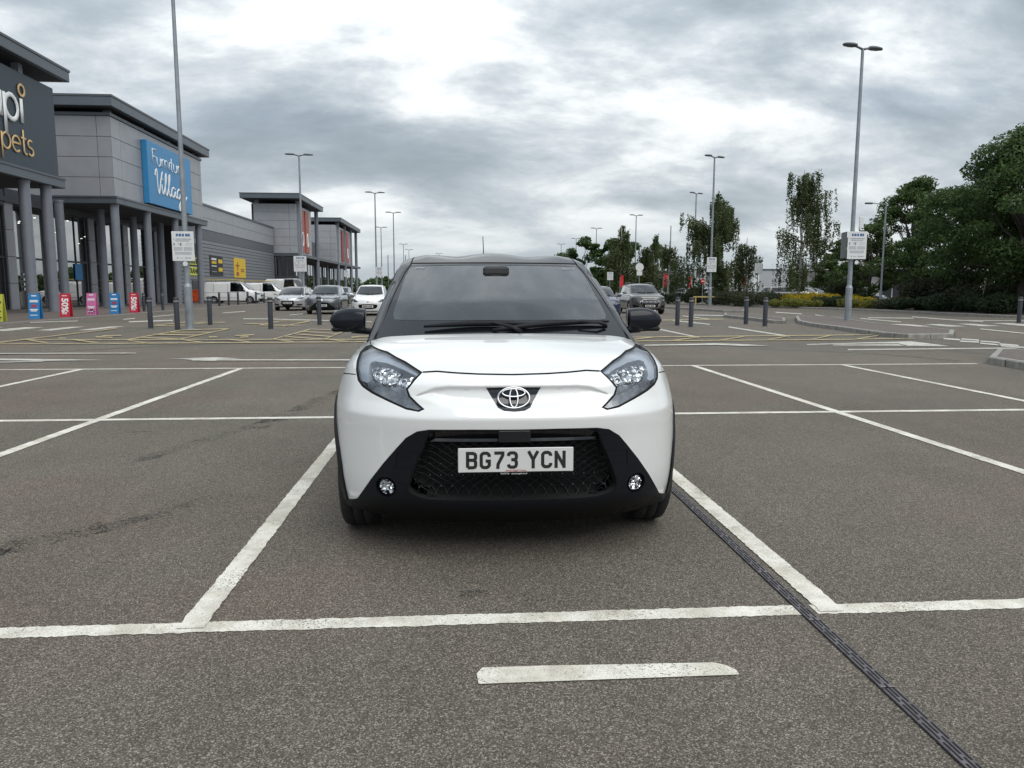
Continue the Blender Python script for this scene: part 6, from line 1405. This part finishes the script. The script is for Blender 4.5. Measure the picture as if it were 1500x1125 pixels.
def leaves(C, Nv, size, rng, name, m, parent, aspect=1.5, flat=.0):
    """one mesh of bent leaf quads: centres C, preferred normals Nv"""
    n = len(C); d = rng.normal(size=(n, 3)); d /= np.linalg.norm(d, axis=1)[:, None]
    nr = Nv*.9+rng.normal(size=(n, 3))*.8; nr /= np.linalg.norm(nr, axis=1)[:, None]
    a = np.cross(d, nr); a /= np.maximum(np.linalg.norm(a, axis=1), 1e-6)[:, None]; b = np.cross(nr, a)
    s = size*rng.uniform(.6, 1.35, n)[:, None]
    V = np.stack([C-a*s*aspect*.5, C-b*s*.42+nr*s*.08, C+a*s*aspect*.5, C+b*s*.42+nr*s*.08], 1).reshape(-1, 3)
    me = bpy.data.meshes.new(name); me.vertices.add(4*n); me.vertices.foreach_set('co', V.astype(np.float32).ravel())
    me.loops.add(4*n); me.polygons.add(n); me.loops.foreach_set('vertex_index', np.arange(4*n, dtype=np.int32)); me.polygons.foreach_set('loop_start', np.arange(0, 4*n, 4, dtype=np.int32))
    try: me.polygons.foreach_set('loop_total', np.full(n, 4, dtype=np.int32))
    except Exception: pass
    me.materials.append(m); me.update(calc_edges=True); me.validate()
    o = bpy.data.objects.new(name, me); COL.objects.link(o)
    if parent: o.parent = parent
    return o
def blob_leaves(rng, cen, rad, n, shell=.55):
    d = rng.normal(size=(n, 3)); d /= np.linalg.norm(d, axis=1)[:, None]; r = rng.uniform(shell**3, 1, n)**(1/3)
    return np.array(cen)+d*r[:, None]*np.array(rad), d
def limb(b, p, q, r0, r1, rng, k=5, wob=.12):
    p = np.array(p, float); q = np.array(q, float); L = np.linalg.norm(q-p); pts = [p]
    for i in range(1, k+1): t = i/k; pts.append(p+(q-p)*t+rng.normal(size=3)*wob*L*.25*math.sin(PI*t)+np.array([0, 0, .06*L*math.sin(PI*t)]))
    b.tube([tuple(x) for x in pts], [r0+(r1-r0)*i/k for i in range(k+1)], 7); return pts
def broad_tree(x, y, h, rx, label, leafm, seed, crown_lo=.22, clumps=70, per=330, size=.13, name='tree', cat='tree', top=.62, group=None, trunks=1):
    rng = np.random.default_rng(seed); root = empty(name, (x, y, .08), 0, label, cat, group)
    tb = MB(); C = []; Nv = []; ends = []
    for tr in range(trunks):
        off = rng.normal(size=2)*.25*(trunks > 1); limb(tb, (off[0], off[1], -.1), (off[0]*3, off[1]*3, h*.72), h*.020+.03, .03, rng, 8, .05)
    cz = h*(crown_lo+1)/2; rz = h*(1-crown_lo)/2
    for i in range(clumps):
        z = rng.uniform(-1, 1); a = rng.uniform(0, 2*PI)
        w = math.sqrt(max(0, 1-abs(z)**2.4)) if z > 0 else math.sqrt(max(0.05, 1-abs(z)**3.5))
        w *= (1-top*max(z, 0)*.5); rr = rng.uniform(.35, 1.0)**.6*w*rx*rng.uniform(.78, 1.2)
        c = np.array([rr*math.cos(a), rr*math.sin(a), cz+z*rz*rng.uniform(.9, 1.03)]); ends.append(c)
        s = rx*rng.uniform(.12, .27); p, d = blob_leaves(rng, c, (s*1.15, s*1.15, s*.72), int(per*rng.uniform(.6, 1.3)), .3)
        C.append(p); Nv.append(d*.5+np.array([0, 0, .8]))
    for i in range(0, clumps, 3): e = ends[i]; limb(tb, (0, 0, max(h*.2, e[2]*.55)), e, h*.006+.015, .008, rng, 4)
    tb.build('trunk', MATS['bark'], root); leaves(np.concatenate(C), np.concatenate(Nv), size, rng, 'crown', MATS[leafm], root); return root
def birch(x, y, h, rx, label, seed, strands=260, size=.085, lo=.12, group=None, lean=0.0, bulge=.25):
    """weeping birch: pale stem, rising limbs, hanging strands"""
    rng = np.random.default_rng(seed); root = empty('birch_tree', (x, y, .08), 0, label, 'birch', group); tb = MB(); C = []
    stem = limb(tb, (0, 0, -.1), (lean, 0, h*.93), .13, .03, rng, 10, .04); st = np.array(stem)
    nl = 30; tips = []
    for i in range(nl):
        t = rng.uniform(.18, .95); z0 = t*h*.93; k = st[int(t*10)]; a = rng.uniform(0, 2*PI); prof = (math.sin(PI*min(1, (1-t)/(1-bulge)*.5+.06))*.9+.14) if t > bulge else .95
        R = rx*prof*rng.uniform(.45, 1.05); q = np.array([k[0]+R*math.cos(a), R*math.sin(a), min(z0+R*.55*rng.uniform(.4, 1.3), h)]); pts = limb(tb, tuple(k), q, .035, .01, rng, 5, .15)
        for p in pts[2:]: tips.append(np.array(p))
    for k in range(strands):
        p = tips[rng.integers(len(tips))]+rng.normal(size=3)*np.array([.16, .16, .12]); L = rng.uniform(.6, 2.5)*(h/10)
        L = min(L, p[2]-h*lo); 
        if L < .15: continue
        n = int(L*rng.uniform(18, 34)); t = rng.uniform(0, 1, n); dr = rng.normal(size=2)*.12
        q = np.stack([p[0]+dr[0]*t+rng.normal(size=n)*.045, p[1]+dr[1]*t+rng.normal(size=n)*.045, p[2]-L*t], 1); C.append(q)
    C = np.concatenate(C); tb.build('trunk', MATS['bark_birch'], root); leaves(C, rng.normal(size=(len(C), 3)), size, rng, 'crown', MATS['leaf_birch'], root); return root
def bush(x, y, rx, ry, h, label, leafm, seed, size=.07, n=5000, name='shrub', cat='shrub', lumps=9, group=None, z0=.1, box=False):
    rng = np.random.default_rng(seed); root = empty(name, (x, y, z0), 0, label, cat, group); C = []; Nv = []
    for i in range(lumps):
        if box: c = (rng.uniform(-.9, .9)*rx, rng.uniform(-.7, .7)*ry, h*rng.uniform(.25, .72)); r = (min(rx, 1.2)*.55, ry*.5, h*.34)
        else: a = rng.uniform(0, 2*PI); q = rng.uniform(0, .75)**.5; c = (q*rx*math.cos(a), q*ry*math.sin(a), h*(.42+.22*rng.uniform(-1, 1)*(1-q))); r = (rx*.42, ry*.42, h*rng.uniform(.34, .50))
        p, d = blob_leaves(rng, c, r, n//lumps, .6); k = p[:, 2] > .0; C.append(p[k]); Nv.append(d[k]+np.array([0, 0, .4]))
    leaves(np.concatenate(C), np.concatenate(Nv), size, rng, 'foliage', MATS[leafm], root)
    b = MB()
    for k in range(7): a = rng.uniform(0, 2*PI); b.tube([(0, 0, -.1), (rx*.3*math.cos(a), ry*.3*math.sin(a), h*.35), (rx*.6*math.cos(a), ry*.6*math.sin(a), h*.7)], [.03, .02, .008], 5)
    b.build('stem', MATS['bark'], root); return root
# near right group
broad_tree(28.8, 37.0, 9.2, 4.2, 'biggest dark tree at the right edge with its trunk beside a bollard', 'leaf_dark', 11, .20, 115, 620, .112, top=1.35)
broad_tree(34.5, 39.5, 11.3, 4.9, 'tallest dark tree cut off by the right edge', 'leaf_dark', 12, .16, 110, 560, .12)
broad_tree(32.6, 47.5, 7.6, 3.6, 'dark tree filling the gap left of the biggest tree', 'leaf_dark', 13, .18, 80, 480, .115)
broad_tree(35.0, 56.6, 9.5, 3.4, 'mid green conical tree with pale stem behind the street lamp', 'leaf_mid', 14, .12, 85, 330, .13, top=1.2)
broad_tree(30.6, 54.5, 5.9, 2.3, 'smaller green tree left of the mid green tree', 'leaf_mid', 15, .14, 40, 280, .12, top=.8)
broad_tree(33.2, 62, 5.6, 2.6, 'low round tree behind the pale showroom\'s right end', 'leaf_mid', 16, .1, 40, 260, .13)
birch(26.1, 56.5, 10.9, 2.9, 'tall slender birch with drooping strands right of the middle', 21, 600, .095, lo=.10)
birch(21.3, 61.6, 10.0, 3.7, 'bushier birch behind the far island\'s lamp post', 22, 820, .11, lo=.08); birch(24.6, 63.5, 6.0, 1.5, 'small birch just right of the bushier birch', 23, 260, .10, lo=.08)
birch(18.6, 66, 5.8, 1.4, 'small birch just left of the bushier birch', 28, 200, .10, lo=.08)
birch(18.2, 84, 8.9, 2.5, 'distant birch behind the grey SUV, left of the bare mast', 24, 480, .13, lo=.06); birch(22.4, 86, 7.8, 2.2, 'distant birch at the bare mast', 25, 420, .13, lo=.06)
g = 'dark round trees in a clump'
for i, (x, y, h, r) in enumerate(((15.2, 92, 7.2, 3.3), (18.6, 90, 6.9, 3.0), (13.6, 98, 5.6, 2.8), (21.5, 96, 7.2, 3.2), (24.6, 92, 6.6, 2.6))):
    broad_tree(x, y, h, r, 'dark round tree in the clump right of the near car\'s roof', 'leaf_dark', 30+i, .05, 40, 260, .20, group=g)
for i, (x, y, h, r) in enumerate(((45, 88, 5.6, 3.0), (50, 96, 6.6, 3.4), (56, 92, 7.0, 3.6))): broad_tree(x, y, h, r, 'distant tree behind the pale showroom', 'leaf_mid', 40+i, .08, 36, 240, .2, group='trees behind the showroom')
# shrubs of the bed: bearing (in picture columns of the photograph's camera) and distance give the ground position
def AT(px, y): return y*math.tan(YAW+math.atan((px-750)/FPX)), y
x, y = AT(1075, 58.5); bush(x, y, 2.3, 1.4, 1.15, 'dark hedge mound behind the pair of bollards, left part', 'leaf_juniper', 50, .08, 6500, 'hedge', 'hedge')
x, y = AT(1122, 55.5); bush(x, y, 2.4, 1.5, 1.2, 'low spreading juniper left of the yellow shrubs', 'leaf_juniper', 51, .08, 7000)
bush(18.6, 64, 2.5, 1.0, 1.15, 'dark hedge left of the far island lamp post', 'leaf_laurel', 52, .09, 6000, 'hedge', 'hedge'); bush(14.9, 61.5, 1.5, .9, 1.1, 'yellow green shrub just right of the grey SUV', 'leaf_lime', 53, .09, 3500)
bush(22.2, 66.2, 3.2, 1.0, 1.5, 'clipped dark hedge beyond the yellow rail', 'leaf_laurel', 54, .09, 7500, 'hedge', 'hedge', box=True)
for i, (px, yy, r, h) in enumerate(((1162, 54.5, 1.1, 1.0), (1183, 55, 1.3, 1.12), (1206, 55, 1.3, 1.12), (1229, 54, 1.2, 1.0), (1247, 51.5, 1.0, .85), (1262, 49.5, .9, .8))):
    x, y = AT(px, yy); bush(x, y, r, .9, h, 'bright yellow shrub in the bed behind the near right lamp post', 'leaf_yellow', 60+i, .07, 4200, group='bright yellow shrubs')
for i, (px, yy, r, h) in enumerate(((1137, 52.5, .6, .55), (1158, 51.3, .75, .68), (1174, 50.6, .75, .66), (1190, 50.4, .6, .55), (1240, 48.6, .8, .72), (1272, 46.6, .7, .72), (1284, 46.4, .6, .6))):
    x, y = AT(px, yy); bush(x, y, r, .6, h, 'low lime green shrub at the front of the bed', 'leaf_lime', 70+i, .06, 2600, group='low lime green shrubs')
for i, (px, yy, r, h) in enumerate(((1207, 51.2, .9, .85), (1223, 50.6, .9, .82))):
    x, y = AT(px, yy); bush(x, y, r, .6, h, 'dark shrub set between lime and yellow shrubs', 'leaf_laurel', 78+i, .07, 3000, group='dark shrubs between the yellow ones')
x, y = AT(1300, 44.6); bush(x, y, 1.1, .8, .78, 'dark low shrub right of the near right lamp post', 'leaf_juniper', 80, .07, 3600); x, y = AT(1318, 45.5); bush(x, y, .7, .6, .8, 'rusty brown shrub between dark low shrubs', 'leaf_rust', 81, .06, 2400)
for i, (x, y, rx, h) in enumerate(((31.0, 47.6, 2.0, 2.3), (33.8, 51.0, 2.2, 2.6), (30.5, 57.5, 1.8, 2.3), (36.5, 47.0, 2.4, 2.2))): bush(x, y, rx, 1.5, h, 'tall dark shrub mass under the right hand trees', 'leaf_juniper', 84+i, .10, 6500, group='tall dark shrubs under the trees')
for i, (x, y, rx, ry, h) in enumerate(((27.0, 42.8, 1.4, 1.0, .9), (27.2, 36.6, 1.5, 1.2, 1.15), (28.6, 33.2, 1.8, 1.3, 1.25), (27.0, 39.6, 1.5, 1.1, 1.2), (30.2, 30.6, 1.8, 1.4, 1.3))): bush(x, y, rx, ry, h, 'laurel hedge section along the kerb under the biggest tree', 'leaf_laurel', 90+i, .085, 6500, 'hedge', 'hedge', group='laurel hedge sections')
for i, (x, y, rx, h) in enumerate(((31.5, 38.5, 2.2, 2.0), (30.8, 42.6, 2.0, 1.9), (33.5, 34.5, 2.4, 2.1), (35.5, 43, 2.5, 2.3))): bush(x, y, rx, 1.6, h, 'loose dark shrub behind the laurel hedge', 'leaf_juniper', 95+i, .10, 6000, group='loose dark shrubs behind the laurel')
# stakes, rail
for i, (x, y, lean) in enumerate(((28.95, 40.2, .35), (30.6, 40.3, 0))):
    b = MB(); b.cyl((0, 0, 0), (lean, 0, 2.0), .035, n=8); tag(b.build('stake', mat('timber', (.28, .25, .2), .9, var=(8, .3)), loc=(x, y, .1)), 'leaning timber tree stake by the kerb' if lean else 'upright timber stake under the dark trees', 'stake')
r = empty('timber_rail', (20.4, 58.2, .1), -.0, 'low yellowish timber rail behind the far island lamp post', 'rail'); b = MB(); b.box((1.2, 0, .62), (6.4, .07, .11)); b.build('rail', mat('rail_wood', (.42, .33, .13), .8, var=(6, .3)), r)
for x in (-1.8, .4, 2.4, 4.2): b = MB(); b.box((x, .05, .3), (.10, .08, .62)); b.build('post', MATS['rail_wood'], r)
# pale buildings beyond the planting
mat('pale_clad', (.42, .44, .46), .5, .1, var=(.5, .06)); mat('white_clad', (.72, .74, .76), .5, var=(.6, .04)); mat('far_dark', (.03, .035, .04), .3); mat('flag_red', (.70, .04, .05), .5)
u = empty('showroom', (52, 92, 0), 0, 'pale showroom with a deep white roof edge and dark glazing, right of the tall birch', 'showroom')
b = MB(); b.box2((-3.5, 0, 0), (14, 12, 3.9)); b.build('wall', MATS['white_clad'], u)
rf = MB(); vs = [(-6, -2.5, 4.0), (15, -2.5, 4.55), (15, 13, 4.55), (-6, 13, 4.0), (-6, -2.5, 4.75), (15, -2.5, 5.4), (15, 13, 5.4), (-6, 13, 4.75)]; rf.add(vs, [(3, 2, 1, 0), (4, 5, 6, 7), (0, 1, 5, 4), (1, 2, 6, 5), (2, 3, 7, 6), (3, 0, 4, 7)]); rf.build('roof', MATS['white_clad'], u)
for k in range(9):
    w = MB(); w.box2((-2.6+k*1.75, -.08, .3 if k > 1 else 2.9), (-1.05+k*1.75, 0, 3.9)); wo = w.build('window', MATS['far_dark'], u)
u = empty('pale_unit', (38.2, 112, 0), 0, 'low pale grey unit between the two main birches', 'building'); b = MB(); b.box2((-4, 0, 0), (12, 14, 4.2)); b.build('wall', MATS['pale_clad'], u)
b = MB(); b.box2((-4.1, -.1, 4.2), (12.1, 14, 4.4)); b.build('coping', MATS['fascia'], u); b = MB(); b.box2((-10, 1, 0), (-4, 12, 3.2)); b.build('glazed_wing', MATS['far_dark'], u); b = MB(); b.box2((6, -.12, 1.0), (7.2, 0, 3.4)); b.build('door', MATS['white_clad'], u)
for i, (x, y, z, lab) in enumerate(((20.3, 74, 2.2, 'red banner flag behind the no entry sign'), (25.2, 82, 2.1, 'red banner flag right of the bushier birch'), (33.6, 88, 2.3, 'red banner flag before the pale grey unit'), (17.9, 83, 2.2, 'red banner flag nearest the grey SUV'))):
    r = empty('banner_flag', (x, y, 0), 0, lab, 'flag'); b = MB(); b.cyl((0, 0, 0), (0, 0, z+1.0), .025, n=8); b.build('pole', MATS['galv'], r); b = MB(); b.box((.24, 0, z), (.42, .02, 1.3), bev=.008); b.build('cloth', MATS['flag_red'], r)
# horizon: far woods, rows of roofs
def far_wood(name, x0, x1, y, h, seed, label):
    rng = np.random.default_rng(seed); C = []; Nv = []
    n = int((x1-x0)/7)
    for i in range(n):
        x = x0+(x1-x0)*(i+rng.uniform(.1, .9))/n; r = rng.uniform(5, 9); hh = h*rng.uniform(.65, 1.15)
        p, d = blob_leaves(rng, (x, y+rng.uniform(-10, 10), hh*.5), (r, r, hh*.55), 330, .75); k = p[:, 2] > 0; C.append(p[k]); Nv.append(d[k])
    o = leaves(np.concatenate(C), np.concatenate(Nv), 1.5, rng, name, MATS['leaf_mid'], None, 1.3); return tag(o, label, 'wood', kind='stuff')
far_wood('woodland', -120, 60, 330, 6.2, 1, 'far strip of woodland along the horizon on the left')
far_wood('woodland', 40, 420, 300, 8.5, 2, 'far strip of woodland along the horizon on the right')
hb = MB(); vs = []; nx, ny = 40, 6; rng = np.random.default_rng(4)
for j in range(ny):
    for i in range(nx): x = -600+1500*i/(nx-1); y = 480+j*90; z = (5.5+3*math.sin(i*.35)+2*math.sin(i*.9+1))*math.sin(PI*j/(ny-1)) if 0 < j < ny-1 else -1; vs.append((x, y, z))
hb.add(vs, [(j*nx+i, j*nx+i+1, (j+1)*nx+i+1, (j+1)*nx+i) for j in range(ny-1) for i in range(nx-1)], True); tag(hb.build('hills', mat('far_hill', (.055, .075, .045), .9, var=(.02, .3))), kind='structure')
for i, (x, y, h) in enumerate(((-12.6, 135, 3.4), (-9.4, 118, 2.6), (-7.9, 116, 2.4))): broad_tree(x, y, h, 1.8, ['young tree standing left of the tallest double lamp post', 'small tree at the foot of the lamp posts over the white small car', 'lowest bush tree just left of the near car\'s pillar'][i], 'leaf_mid', 110+i, .05, 16, 160, .16)
